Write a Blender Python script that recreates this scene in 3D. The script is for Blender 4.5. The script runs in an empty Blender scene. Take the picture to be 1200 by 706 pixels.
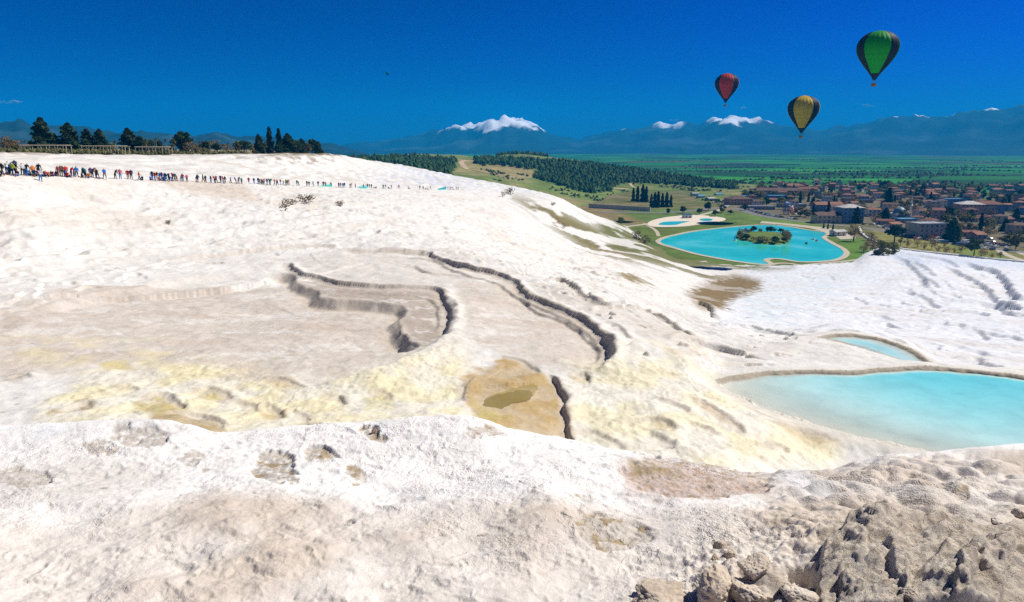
import bpy, bmesh, math, random
import numpy as np
from mathutils import Vector, Matrix, noise as mnoise

# ------------------------------------------------------------------ camera, sky, sun, exposure
SC = bpy.context.scene
COL = SC.collection
CAMZ = 60.0                      # eye height above the lake and the town
FPX, PITCH = 800.0, math.atan((353 - 172) / 800.0)
cam_data = bpy.data.cameras.new('camera')
cam_data.sensor_width = 36.0
cam_data.lens = 24.0
cam_data.clip_start = 0.05
cam_data.clip_end = 60000.0
cam = bpy.data.objects.new('camera', cam_data)
cam.location = (0, 0, CAMZ)
cam.rotation_euler = (math.pi / 2 - PITCH, 0, 0)
COL.objects.link(cam)
SC.camera = cam

SUN_AZ, SUN_EL = math.radians(70), math.radians(49)     # azimuth to the right of the view, elevation
world = bpy.data.worlds.new('World')
SC.world = world
world.use_nodes = True
wn, wl = world.node_tree.nodes, world.node_tree.links
wn.clear()
w_out = wn.new('ShaderNodeOutputWorld')
w_bg = wn.new('ShaderNodeBackground')
w_sky = wn.new('ShaderNodeTexSky')
w_sky.sky_type = 'NISHITA'
w_sky.sun_disc = False
w_sky.sun_elevation = SUN_EL
w_sky.sun_rotation = SUN_AZ
w_sky.altitude = 900
w_sky.air_density = 1.2
w_sky.dust_density = 0.15
w_sky.ozone_density = 6.0
w_gm = wn.new('ShaderNodeGamma')          # deepens the blue as the photograph's polarised, saturated sky
w_gm.inputs['Gamma'].default_value = 2.4
w_mx = wn.new('ShaderNodeMix')
w_mx.data_type, w_mx.blend_type = 'RGBA', 'MULTIPLY'
w_mx.inputs[0].default_value = 1.0
w_mx.inputs[7].default_value = (0.0018, 0.0078, 0.0355, 1.0)
w_bg.inputs['Strength'].default_value = 0.088
wl.new(w_sky.outputs[0], w_gm.inputs['Color'])
wl.new(w_gm.outputs[0], w_mx.inputs[6])
wl.new(w_mx.outputs[2], w_bg.inputs['Color'])
wl.new(w_bg.outputs[0], w_out.inputs['Surface'])

sun_data = bpy.data.lights.new('sun', 'SUN')
sun_data.energy = 4.9
sun_data.angle = math.radians(0.53)
sun_data.color = (1.0, 0.955, 0.865)
sun = bpy.data.objects.new('sun', sun_data)
sun_dir = Vector((math.sin(SUN_AZ) * math.cos(SUN_EL), math.cos(SUN_AZ) * math.cos(SUN_EL), math.sin(SUN_EL)))
sun.rotation_euler = sun_dir.to_track_quat('Z', 'Y').to_euler()
COL.objects.link(sun)

SC.view_settings.view_transform = 'Standard'
SC.view_settings.look = 'None'
SC.view_settings.exposure = 0.33
SC.view_settings.gamma = 1.0
SC.view_settings.use_curve_mapping = False
SC.render.engine = 'CYCLES'
SC.cycles.use_denoising = False
SC.cycles.max_bounces = 8
SC.cycles.diffuse_bounces = 5
SC.cycles.volume_bounces = 1
SC.cycles.transparent_max_bounces = 8

# ------------------------------------------------------------------ helpers
RND = random.Random(7)
SP, CP = math.sin(PITCH), math.cos(PITCH)

def ray(px, py):
    """direction through a photograph pixel, per unit of forward depth"""
    u = (353.0 - py) / FPX
    yf = CP + SP * u
    return ((px - 600.0) / FPX / yf, 1.0, (-SP + CP * u) / yf)

def at(px, py, depth):
    d = ray(px, py)
    return (d[0] * depth, depth, CAMZ + d[2] * depth)

def on_z(px, py, z):
    d = ray(px, py)
    t = (z - CAMZ) / d[2]
    return (d[0] * t, t, z)

def project(x, y, z):
    """world arrays to photograph pixels"""
    dz = z - CAMZ
    fwd = y * CP - dz * SP
    up = y * SP + dz * CP
    return 600 + FPX * x / fwd, 353 - FPX * up / fwd

_pr = np.random.RandomState(11)
PERM = _pr.permutation(256).astype(np.int32)
PERM = np.concatenate([PERM, PERM, PERM])
_ga = np.linspace(0, 2 * np.pi, 16, endpoint=False)
GX, GY = np.cos(_ga).astype(np.float32), np.sin(_ga).astype(np.float32)

def perlin(x, y, seed=0):
    x = x + seed * 17.31
    y = y - seed * 9.73
    xi = np.floor(x).astype(np.int32)
    yi = np.floor(y).astype(np.int32)
    xf = (x - xi).astype(np.float32)
    yf = (y - yi).astype(np.float32)
    xi &= 255
    yi &= 255
    u = xf * xf * xf * (xf * (xf * 6 - 15) + 10)
    v = yf * yf * yf * (yf * (yf * 6 - 15) + 10)
    def g(ix, iy, fx, fy):
        h = PERM[PERM[ix] + iy] & 15
        return GX[h] * fx + GY[h] * fy
    a = g(xi, yi, xf, yf)
    b = g(xi + 1, yi, xf - 1, yf)
    c = g(xi, yi + 1, xf, yf - 1)
    d = g(xi + 1, yi + 1, xf - 1, yf - 1)
    return (a + u * (b - a) + v * (c + u * (d - c) - a - u * (b - a))) * 1.5

def fbm(x, y, octaves=4, seed=0, gain=0.5):
    s, a = 0, 1.0
    for o in range(octaves):
        s = s + a * perlin(x * 2 ** o, y * 2 ** o, seed + o)
        a *= gain
    return s

def ridged(x, y, octaves=3, seed=0):
    s, a = 0, 1.0
    for o in range(octaves):
        s = s + a * (1 - 2 * np.abs(perlin(x * 2 ** o, y * 2 ** o, seed + o)))
        a *= 0.5
    return s

def sstep(a, b, x):
    t = np.clip((x - a) / (b - a), 0, 1)
    return t * t * (3 - 2 * t)

def pchip_slopes(x, y):
    h = np.diff(x)
    d = np.diff(y) / h
    m = np.zeros_like(y)
    w1 = 2 * h[1:] + h[:-1]
    w2 = h[1:] + 2 * h[:-1]
    ok = d[1:] * d[:-1] > 0
    with np.errstate(divide='ignore', invalid='ignore'):
        hm = (w1 + w2) / (w1 / d[:-1] + w2 / d[1:])
    m[1:-1] = np.where(ok, hm, 0)
    m[0], m[-1] = d[0], d[-1]
    return m

def pchip(x, y, xq):
    x, y = np.asarray(x, float), np.asarray(y, float)
    m = pchip_slopes(x, y)
    xq = np.clip(xq, x[0], x[-1])
    i = np.clip(np.searchsorted(x, xq) - 1, 0, len(x) - 2)
    h = x[i + 1] - x[i]
    t = (xq - x[i]) / h
    t2, t3 = t * t, t * t * t
    return (2 * t3 - 3 * t2 + 1) * y[i] + (t3 - 2 * t2 + t) * h * m[i] + (-2 * t3 + 3 * t2) * y[i + 1] + (t3 - t2) * h * m[i + 1]

def catmull(pts, n=8):
    p = [np.array(q, float) for q in pts]
    p = [2 * p[0] - p[1]] + p + [2 * p[-1] - p[-2]]
    out = []
    for i in range(1, len(p) - 2):
        for k in range(n):
            t = k / n
            out.append(0.5 * (2 * p[i] + (p[i + 1] - p[i - 1]) * t + (2 * p[i - 1] - 5 * p[i] + 4 * p[i + 1] - p[i + 2]) * t * t
                              + (3 * p[i] - p[i - 1] - 3 * p[i + 1] + p[i + 2]) * t ** 3))
    out.append(p[-2])
    return np.array(out)

def poly_sdf(px, py, poly):
    """signed distance to a closed polygon, positive inside"""
    poly = np.asarray(poly, float)
    d2 = np.full(px.shape, 1e18)
    inside = np.zeros(px.shape, bool)
    n = len(poly)
    for i in range(n):
        ax, ay = poly[i]
        bx, by = poly[(i + 1) % n]
        ex, ey = bx - ax, by - ay
        wx, wy = px - ax, py - ay
        t = np.clip((wx * ex + wy * ey) / (ex * ex + ey * ey + 1e-12), 0, 1)
        d2 = np.minimum(d2, (wx - ex * t) ** 2 + (wy - ey * t) ** 2)
        c = ((ay > py) != (by > py)) & (px < (bx - ax) * (py - ay) / (by - ay + 1e-12) + ax)
        inside ^= c
    d = np.sqrt(d2)
    return np.where(inside, d, -d)

def line_sd(px, py, line):
    """distance to an open line, + on its right-hand side, and the 0..1 position along it"""
    line = np.asarray(line, float)
    seg = np.hypot(*np.diff(line, axis=0).T)
    cum = np.concatenate([[0], np.cumsum(seg)])
    best = np.full(px.shape, 1e18)
    sd = np.zeros(px.shape)
    par = np.zeros(px.shape)
    for i in range(len(line) - 1):
        ax, ay = line[i]
        ex, ey = line[i + 1] - line[i]
        wx, wy = px - ax, py - ay
        t = np.clip((wx * ex + wy * ey) / (ex * ex + ey * ey + 1e-12), 0, 1)
        d2 = (wx - ex * t) ** 2 + (wy - ey * t) ** 2
        m = d2 < best
        best = np.where(m, d2, best)
        side = np.where(ex * wy - ey * wx < 0, 1.0, -1.0)
        sd = np.where(m, side * np.sqrt(d2), sd)
        par = np.where(m, (cum[i] + seg[i] * t) / cum[-1], par)
    return sd, par

def grid_mesh(name, X, Y, Z, smooth=True):
    """mesh from 2-D arrays of coordinates"""
    ni, nj = X.shape
    me = bpy.data.meshes.new(name)
    me.vertices.add(ni * nj)
    me.vertices.foreach_set('co', np.stack([X, Y, Z], -1).astype(np.float32).ravel())
    a = np.arange(ni * nj).reshape(ni, nj)
    q = np.stack([a[:-1, :-1], a[1:, :-1], a[1:, 1:], a[:-1, 1:]], -1).reshape(-1, 4)
    me.loops.add(q.size)
    me.loops.foreach_set('vertex_index', q.ravel().astype(np.int32))
    me.polygons.add(len(q))
    me.polygons.foreach_set('loop_start', np.arange(0, q.size, 4, dtype=np.int32))
    me.polygons.foreach_set('use_smooth', np.full(len(q), smooth))
    me.update()
    return me

def raw_mesh(name, V, Fc, smooth=False):
    """mesh from vertex array and a face array (all tris or all quads)"""
    V, Fc = np.asarray(V, np.float32), np.asarray(Fc, np.int32)
    me = bpy.data.meshes.new(name)
    me.vertices.add(len(V))
    me.vertices.foreach_set('co', V.ravel())
    k = Fc.shape[1]
    me.loops.add(Fc.size)
    me.loops.foreach_set('vertex_index', Fc.ravel())
    me.polygons.add(len(Fc))
    me.polygons.foreach_set('loop_start', np.arange(0, Fc.size, k, dtype=np.int32))
    me.polygons.foreach_set('use_smooth', np.full(len(Fc), smooth))
    me.update()
    me.validate()
    return me

def set_color(me, rgb, name='Col'):
    at_ = me.attributes.new(name, 'FLOAT_COLOR', 'POINT')
    c = np.ones((len(me.vertices), 4), np.float32)
    c[:, :3] = np.asarray(rgb).reshape(-1, 3)
    at_.data.foreach_set('color', c.ravel())

def set_float(me, val, name):
    at_ = me.attributes.new(name, 'FLOAT', 'POINT')
    at_.data.foreach_set('value', np.asarray(val, np.float32).ravel())

def link(name, me, mat=None, parent=None, label=None, cat=None, group=None, kind=None, loc=None):
    o = bpy.data.objects.new(name, me)
    COL.objects.link(o)
    if mat is not None and me is not None and len(me.materials) == 0:
        me.materials.append(mat)
    if parent is not None:
        o.parent = parent
    if loc is not None:
        o.location = loc
    tag(o, label, cat, group, kind)
    return o

def tag(o, label=None, cat=None, group=None, kind=None):
    if label: o['label'] = label
    if cat: o['category'] = cat
    if group: o['group'] = group
    if kind: o['kind'] = kind
    return o

def copy_tree(o, parent=None):
    c = o.copy()
    COL.objects.link(c)
    if parent is not None:
        c.parent = parent
    for ch in o.children:
        copy_tree(ch, c)
    return c

# node helpers
def new_mat(name, rough=0.8, spec=0.2):
    m = bpy.data.materials.new(name)
    m.use_nodes = True
    n, l = m.node_tree.nodes, m.node_tree.links
    b = n['Principled BSDF']
    b.inputs['Roughness'].default_value = rough
    b.inputs['Specular IOR Level'].default_value = spec
    return m, n, l, b

def mixc(n, l, a, b, fac, mode='MIX'):
    m = n.new('ShaderNodeMix')
    m.data_type = 'RGBA'
    m.blend_type = mode
    for s, v in ((m.inputs[6], a), (m.inputs[7], b), (m.inputs[0], fac)):
        if isinstance(v, (int, float)): s.default_value = v
        elif isinstance(v, tuple): s.default_value = (*v, 1.0)
        else: l.new(v, s)
    return m.outputs[2]

def noise_tex(n, l, scale, detail=4, rough=0.55, coord=None, dist=0.0):
    t = n.new('ShaderNodeTexNoise')
    t.inputs['Scale'].default_value = scale
    t.inputs['Detail'].default_value = detail
    t.inputs['Roughness'].default_value = rough
    t.inputs['Distortion'].default_value = dist
    if coord is not None: l.new(coord, t.inputs['Vector'])
    return t.outputs['Fac']

def ramp(n, l, fac, stops):
    r = n.new('ShaderNodeValToRGB')
    e = r.color_ramp.elements
    while len(e) < len(stops): e.new(0.5)
    for el, (p, c) in zip(e, stops):
        el.position = p
        el.color = (*c, 1.0) if isinstance(c, tuple) else (c, c, c, 1.0)
    l.new(fac, r.inputs[0])
    return r.outputs[0]

def simple_mat(name, rgb, rough=0.8, spec=0.2, var=0.25, scale=3.0, bump=0.0, bscale=20.0):
    """one colour broken up by noise, with optional relief"""
    m, n, l, b = new_mat(name, rough, spec)
    tc = n.new('ShaderNodeTexCoord')
    f = noise_tex(n, l, scale, 5, 0.6, tc.outputs['Object'])
    lo = tuple(c * (1 - var) for c in rgb)
    hi = tuple(min(1.0, c * (1 + var)) for c in rgb)
    l.new(ramp(n, l, f, [(0.3, lo), (0.7, hi)]), b.inputs['Base Color'])
    if bump:
        bp = n.new('ShaderNodeBump')
        bp.inputs['Strength'].default_value = bump
        bp.inputs['Distance'].default_value = 0.02
        l.new(noise_tex(n, l, bscale, 6, 0.65, tc.outputs['Object']), bp.inputs['Height'])
        l.new(bp.outputs[0], b.inputs['Normal'])
    return m
# ------------------------------------------------------------------ travertine hillside: feature lines near to far, as (pixel x, pixel y, forward depth in metres)
CREST = [(-200, 506), (0, 505), (60, 500), (180, 497), (270, 509), (350, 504), (440, 500), (490, 495), (540, 493), (600, 508), (660, 517),
         (730, 530), (830, 542), (900, 553), (950, 553), (1000, 543), (1050, 534), (1100, 530), (1200, 522), (1400, 515)]
def crest_y(x): return float(np.interp(x, [c[0] for c in CREST], [c[1] for c in CREST]))
XS = [-200, 0, 150, 300, 450, 600, 700, 800, 900, 1000, 1100, 1200, 1400]
KNOTS = [
    [(-200, 706, 3.9), (600, 706, 4.0), (900, 706, 3.95), (1050, 706, 3.8), (1400, 706, 3.7)],
    [(-200, 600, 5.4), (300, 600, 5.4), (600, 605, 5.3), (900, 600, 5.5), (1100, 600, 5.4), (1400, 600, 5.3)],
    [(-200, 545, 6.7), (300, 545, 6.7), (600, 548, 6.6), (900, 572, 6.3), (1100, 560, 6.5), (1400, 555, 6.5)],
    [(x, y, 7.7) for x, y in CREST],
    [(x, crest_y(x) + 5, 8.5) for x, _ in CREST],
    [(x, crest_y(x) + 14, 11.5) for x, _ in CREST],
    [(x, crest_y(x) + (20 if x < 850 else 26), 22.0 if x < 850 else 24.0) for x in XS],
    [(x, crest_y(x) - 9, 27.5) for x in XS if x <= 700] + [(800, 528, 26.5), (900, 528, 28.5), (1000, 532, 30.5), (1100, 528, 31), (1200, 524, 31.5), (1400, 530, 31)],
    [(-200, 440, 33), (0, 446, 33), (300, 450, 34), (600, 450, 34.5), (700, 453, 34.6), (800, 458, 35), (850, 456, 37), (920, 476, 35.2), (1000, 474, 36.6), (1100, 480, 36), (1400, 486, 35.5)],
    [(-200, 400, 38), (0, 400, 40), (300, 400, 42.5), (600, 400, 43), (700, 402, 43.4), (800, 412, 43), (850, 444, 40.7), (900, 439, 41.3), (1000, 437.5, 41.5), (1090, 432, 42.1), (1200, 443, 40.9), (1400, 460, 39)],
    [(-200, 368, 44), (0, 360, 47), (150, 345, 54), (300, 340, 57.5), (450, 340, 58), (600, 342, 59.5), (700, 350, 60), (800, 388, 53), (850, 400, 51), (900, 405, 50.7), (1000, 393, 51.8), (1060, 413, 47.6), (1100, 430, 49), (1200, 434, 50), (1400, 445, 48)],
    [(-200, 335, 52), (0, 322, 57), (150, 308, 67), (380, 289, 84), (540, 301, 82), (640, 326, 79), (730, 341, 81), (800, 366, 74), (850, 380, 72), (900, 384, 78), (1000, 390, 82), (1100, 402, 80), (1200, 415, 74), (1400, 425, 70)],
    [(-200, 275, 62), (0, 262, 70), (150, 255, 89), (350, 250, 111), (500, 260, 136), (600, 283, 155), (640, 292, 165), (730, 316, 164), (840, 345, 157), (1000, 350, 162), (1200, 352, 148), (1400, 360, 140)],
    [(-200, 204, 75), (0, 207, 90), (100, 210, 108), (200, 213.5, 135), (300, 217, 175), (400, 220, 240), (530, 223, 330), (600, 236, 350), (640, 262, 330), (730, 291, 330), (840, 326, 275), (1000, 322, 292), (1100, 312, 312), (1200, 318, 287), (1400, 325, 270)],
    [(-200, 194, 115), (0, 195, 132), (100, 197, 150), (200, 200, 185), (300, 202, 230), (400, 203, 300), (530, 213, 385), (600, 226, 385), (650, 241, 380), (690, 262, 395), (730, 276, 410), (800, 297, 400), (840, None, 344, 59.3), (1000, None, 352, 59.3), (1018, None, 392, 59.4), (1035, None, 412, 59.5), (1060, None, 398, 59.5), (1100, None, 382, 59.5), (1200, None, 353, 59.5), (1400, None, 325, 59.5)],
    [(-200, 181, 180), (0, 181, 195), (100, 182, 215), (200, 183.5, 245), (300, 182, 280), (380, 181, 325), (420, 187, 362), (480, 196, 402), (530, 206, 430), (600, 219, 430), (655, 233, 425), (690, 251, 450), (730, 265, 470), (760, None, 440, 60.8), (800, None, 415, 60.7), (840, None, 362, 60.7), (1000, None, 370, 60.7), (1018, None, 404, 60.7), (1035, None, 424, 60.7), (1060, None, 410, 60.7), (1100, None, 394, 60.7), (1200, None, 364, 60.7), (1400, None, 340, 60.7)],
]
LAST = [(-200, 420, 1.6), (0, 430, 1.6), (200, 470, 2.4), (300, 500, 3.0), (380, 520, 12), (420, 525, 22), (480, 530, 32), (530, 550, 46), (600, 560, 60), (655, 570, 63), (720, 560, 64), (760, 540, 64), (1400, 520, 64)]

def knot_curves():
    cur = []
    for k in KNOTS:
        p = np.array([at(*q) if q[1] is not None else (ray(q[0], 300)[0] * q[2], q[2], CAMZ - q[3]) for q in k])
        cur.append((np.arctan2(p[:, 0], p[:, 1]), np.hypot(p[:, 0], p[:, 1]), p[:, 2]))
    az = np.array([math.atan((x - 600) / FPX / 1.02) for x, _, _ in LAST])
    yy = np.array([q[1] for q in LAST], float)
    cur.append((az, yy / np.cos(az), CAMZ - np.array([q[2] for q in LAST], float)))
    return cur

AZ = np.concatenate([np.linspace(-75, -43, 24, endpoint=False), np.linspace(-43, 43, 850), np.linspace(43, 75, 25)[1:]])
AZ = np.radians(AZ)
RR = np.concatenate([np.geomspace(0.6, 3.2, 40, endpoint=False), np.geomspace(3.2, 9.0, 330, endpoint=False), np.geomspace(9, 22, 40, endpoint=False),
                     np.geomspace(22, 34, 110, endpoint=False), np.geomspace(34, 80, 330, endpoint=False), np.geomspace(80, 110, 60, endpoint=False), np.geomspace(110, 620, 250)])
NA, NR = len(AZ), len(RR)
curves = knot_curves()
KR = np.stack([pchip(a, r, AZ) for a, r, z in curves], 1)
KZ = np.stack([pchip(a, z, AZ) for a, r, z in curves], 1)
H = np.zeros((NA, NR))
for i in range(NA):
    kr = np.concatenate([[0.3, 1.5], KR[i]])
    kz = np.concatenate([[CAMZ - 2.75, CAMZ - 2.8], KZ[i]])
    kr = np.maximum.accumulate(kr + np.arange(len(kr)) * 1e-4)
    H[i] = pchip(kr, kz, RR)
# soften the ridges that run along constant bearing
for _ in range(6):
    H[1:-1] = 0.25 * H[:-2] + 0.5 * H[1:-1] + 0.25 * H[2:]
AA, RG = np.meshgrid(AZ, RR, indexing='ij')
TX, TY = RG * np.sin(AA), RG * np.cos(AA)

def sample(grid, x, y):
    a, r = math.atan2(x, y), math.hypot(x, y)
    i = float(np.interp(a, AZ, np.arange(NA)))
    j = float(np.interp(r, RR, np.arange(NR)))
    i0, j0 = min(int(i), NA - 2), min(int(j), NR - 2)
    fi, fj = i - i0, j - j0
    return ((1 - fi) * ((1 - fj) * grid[i0, j0] + fj * grid[i0, j0 + 1]) + fi * ((1 - fj) * grid[i0 + 1, j0] + fj * grid[i0 + 1, j0 + 1]))

def cast(px, py, rmin=2.0, grid=None):
    """where the ray through a pixel meets the hillside"""
    g = H if grid is None else grid
    d = ray(px, py)
    a, hr = math.atan2(d[0], 1.0), math.hypot(d[0], 1.0)
    fi = float(np.interp(a, AZ, np.arange(NA)))
    i0 = min(int(fi), NA - 2)
    f = fi - i0
    hz = (1 - f) * g[i0] + f * g[i0 + 1]
    rz = CAMZ + d[2] / hr * RR
    below = np.where((rz <= hz) & (RR > rmin))[0]
    j = int(below[0]) if len(below) else NR - 1
    e1, e0 = hz[j] - rz[j], rz[j - 1] - hz[j - 1]
    t = 0 if len(below) == 0 else e0 / (e0 + e1 + 1e-9)
    r = RR[j - 1] + t * (RR[j] - RR[j - 1])
    return (r * math.sin(a), r * math.cos(a), CAMZ + d[2] / hr * r)

U, V = project(TX, TY, H)             # where each point of the hillside lies in the photograph (unwrapped, for laying out zones)
wob1 = fbm(TX / 2.2, TY / 2.2, 4, 3)
wob2 = fbm(TX / 9.0, TY / 9.0, 4, 9)
wobN = fbm(TX / 0.35, TY / 0.35, 4, 21)
UW = U + 9 * wob1 + 3.0 * wobN * (RG < 12)
VW = V + 4 * wob1 + 2.0 * wobN * (RG < 12)

def zone(poly, soft=8.0, rmin=0, rmax=1e9, warp=1.0):
    """0..1 mask of the ground inside an outline, with a broken edge"""
    poly = np.asarray(poly, float)
    x0, y0 = poly.min(0) - soft * 2 - 25
    x1, y1 = poly.max(0) + soft * 2 + 25
    m = (U > x0) & (U < x1) & (V > y0) & (V < y1) & (RG > rmin) & (RG < rmax)
    out = np.zeros(U.shape)
    if m.any():
        s = poly_sdf(U[m] + warp * (UW - U)[m], V[m] + warp * (VW - V)[m], poly)
        out[m] = sstep(-soft, soft, s)
    return out

NEAR, MID, FAR = (0, 9.5), (20, 66), (60, 700)
DH = np.zeros_like(H)                 # relief added to the base surface
WALL = np.zeros_like(H)               # ledge faces

DEPTH_K = 0.50
def scarp(pts, depth, width=0.35, fall=8.0, lip=0.12, lipw=0.5, taper=(0.1, 0.1), wig=0.35, rmin=14.0, smooth=True, stain_and_shade=1.0):
    """a ledge: the ground drops on the camera's side of a line drawn left to right, then climbs back gently"""
    global DH, WALL
    w = np.array([cast(x, min(y, crest_y(x) - 4), rmin)[:2] for x, y in pts])
    depth, wig, width = depth * DEPTH_K, wig * 0.6, width * 1.15
    if smooth: w = catmull(w, 6)
    ext = fall * 3 + 1
    m = (TX > w[:, 0].min() - ext) & (TX < w[:, 0].max() + ext) & (TY > w[:, 1].min() - ext) & (TY < w[:, 1].max() + ext) & (RG > rmin)
    if not m.any(): return
    sc = max(wig, 0.05) * 10
    nx = fbm(TX[m] / sc, TY[m] / sc, 2, 31) * wig
    ny = fbm(TX[m] / sc, TY[m] / sc, 2, 47) * wig
    sd, t = line_sd(TX[m] + nx, TY[m] + ny, w)
    k = sstep(0, max(taper[0], 1e-3), t) * sstep(0, max(taper[1], 1e-3), 1 - t)
    k = k * np.clip(0.95 + 0.3 * fbm(TX[m] / 9, TY[m] / 9, 2, 5), 0.6, 1.3)
    drop = sstep(0, width, sd) * np.exp(-np.maximum(sd - width, 0) / fall)
    # fade past the ends of the line
    DH[m] += k * (-depth * drop + lip * np.exp(-((sd + 0.1) / lipw) ** 2) * (sd < 0.4 * lipw))
    WALL[m] = np.maximum(WALL[m], stain_and_shade * k * sstep(-0.15, 0.05, sd) * (1 - sstep(width * 0.9, width * 1.8 + 0.1, sd)))

# the two big dry basins and the steps round them
scarp([(410, 298), (500, 302), (540, 317), (580, 328), (604, 340), (632, 357), (662, 370), (684, 384), (702, 400), (710, 414)], 0.3, 0.3, 5, 0.06, 0.4, (0.15, 0.12), 0.35, stain_and_shade=0.5)
scarp([(400, 337), (450, 340), (498, 343), (512, 350), (516, 366), (512, 384)], 0.25, 0.3, 4, 0.05, 0.4, (0.2, 0.15), 0.3, stain_and_shade=0.5)
scarp([(312, 317), (345, 319), (352, 330), (372, 336), (380, 345), (420, 347), (455, 350), (476, 353), (479, 362), (470, 372), (478, 392), (492, 404), (497, 412)], 1.45, 0.95, 16, 0.08, 0.6, (0.06, 0.05), 0.4)
scarp([(340, 306), (352, 318), (375, 324), (405, 330), (455, 333), (500, 334), (520, 337), (524, 350), (532, 364), (528, 385), (524, 392)], 0.6, 0.55, 10, 0.2, 0.5, (0.05, 0.05), 0.3)
scarp([(0, 372), (60, 352), (140, 338), (240, 322), (312, 317)], 0.7, 1.2, 8, 0.05, 1.0, (0.2, 0.1), 0.5, stain_and_shade=0.25)
scarp([(165, 312), (220, 304), (260, 299), (330, 291), (370, 289), (396, 291)], 0.6, 0.4, 6, 0.1, 0.5, (0.3, 0.02), 0.3, stain_and_shade=0.7)
scarp([(396, 294), (440, 294), (500, 297), (512, 303), (545, 312), (585, 322), (610, 333), (620, 344), (640, 352), (668, 363), (692, 376), (710, 392), (721, 410), (716, 425), (705, 433)], 0.7, 0.62, 13, 0.25, 0.5, (0.03, 0.05), 0.35)
scarp([(486, 307), (500, 314), (512, 317), (545, 318)], 0.45, 0.4, 4, 0.0, 0.4, (0.2, 0.2), 0.25, stain_and_shade=0.6)
scarp([(608, 343), (630, 352), (660, 366), (690, 384), (703, 400), (706, 415), (700, 428)], 0.4, 0.35, 6, 0.02, 0.4, (0.15, 0.1), 0.3, stain_and_shade=0.6)
scarp([(630, 330), (660, 333), (690, 350), (720, 359), (755, 364), (780, 376), (810, 395), (827, 408)], 0.55, 0.55, 6, 0.2, 0.5, (0.12, 0.1), 0.3, stain_and_shade=0.8)
scarp([(700, 380), (725, 384), (738, 395), (742, 405)], 0.3, 0.3, 3, 0.05, 0.4, (0.2, 0.2), 0.25, stain_and_shade=0.4)
scarp([(640, 438), (655, 445), (662, 458), (666, 480), (668, 500), (672, 516)], 0.6, 0.25, 4.5, 0.1, 0.4, (0.1, 0.02), 0.3, stain_and_shade=0.9)
scarp([(560, 422), (590, 418), (618, 424), (640, 438)], 0.22, 0.25, 4, 0.05, 0.4, (0.2, 0.1), 0.25, stain_and_shade=0.4)
scarp([(665, 440), (685, 436), (694, 445), (690, 452)], 0.25, 0.2, 2, 0.05, 0.3, (0.2, 0.2), 0.2, stain_and_shade=0.6)
def ridge_line(pts, h, w_in, w_out):
    global DH
    w = catmull(np.array([cast(x, min(y, crest_y(x) - 4), 14)[:2] for x, y in pts]), 6)
    m = (TX > w[:, 0].min() - 8) & (TX < w[:, 0].max() + 8) & (TY > w[:, 1].min() - 8) & (TY < w[:, 1].max() + 8) & (RG > 14)
    sd, t = line_sd(TX[m] + 0.25 * wob1[m], TY[m] + 0.25 * wob1[m], w)
    k = sstep(0, 0.15, t) * sstep(0, 0.2, 1 - t)
    DH[m] += h * k * np.where(sd > 0, np.exp(-(sd / w_in) ** 2), np.exp(-(sd / w_out) ** 2))
ridge_line([(530, 342), (538, 358), (537, 378), (528, 396), (500, 416), (455, 437), (400, 450), (330, 462)], 0.45, 0.55, 2.6)
ridge_line([(712, 392), (724, 408), (722, 424), (708, 437), (690, 446)], 0.35, 0.5, 2.2)
# shallow cusped steps of the yellow slopes
CUSPS = [[(180, 488), (205, 482), (240, 485), (262, 494), (273, 507)], [(62, 486), (85, 476), (108, 470), (112, 478)], [(150, 470), (190, 462), (212, 470), (222, 480)],
         [(225, 462), (245, 455), (268, 460), (278, 470)], [(300, 448), (328, 443), (352, 450), (360, 458)], [(295, 480), (312, 474), (330, 480), (336, 490)],
         [(330, 486), (345, 480), (362, 486), (366, 496)], [(262, 476), (280, 470), (300, 474), (306, 484)], [(420, 468), (440, 460), (458, 462), (462, 470)],
         [(350, 505), (362, 497), (380, 500), (386, 510)], [(805, 468), (825, 470), (850, 486), (872, 502), (880, 512)], [(905, 492), (930, 498), (960, 508), (985, 525)],
         [(720, 500), (745, 490), (778, 492), (800, 506)], [(640, 505), (690, 502), (720, 515), (742, 526)], [(846, 458), (870, 468), (905, 486), (950, 500)],
         [(560, 440), (548, 455), (546, 470)], [(760, 465), (790, 470), (815, 485)], [(880, 520), (905, 518), (930, 530)], [(5, 445), (25, 437), (40, 442)],
         [(800, 492), (822, 498), (848, 512)], [(760, 505), (785, 515), (800, 528)], [(120, 458), (150, 452), (170, 458)], [(380, 470), (400, 466), (412, 474)]]
for c in CUSPS:
    scarp(c, RND.uniform(0.12, 0.24), 0.26, 2.4, 0.05, 0.3, (0.2, 0.12), 0.22, stain_and_shade=0.6)
# rims beyond the second basin, the lower white terrace and the long low ledges down the slope
scarp([(745, 345), (780, 349), (815, 354), (835, 362), (839, 376)], 0.7, 0.5, 10, 0.5, 1.0, (0.15, 0.05), 0.4, rmin=60, stain_and_shade=0.15)
for c, dpt in (([(655, 318), (690, 322), (720, 330), (760, 336)], 0.5), ([(560, 300), (600, 303), (650, 312), (690, 318)], 0.5), ([(690, 355), (725, 356), (745, 362)], 0.4),
               ([(840, 385), (880, 386), (925, 393), (960, 398)], 0.35), ([(780, 400), (820, 402), (860, 414), (905, 425)], 0.3)):
    scarp(c, dpt, 0.5, 6, 0.2, 0.6, (0.2, 0.2), 0.4, stain_and_shade=0.3)
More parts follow.
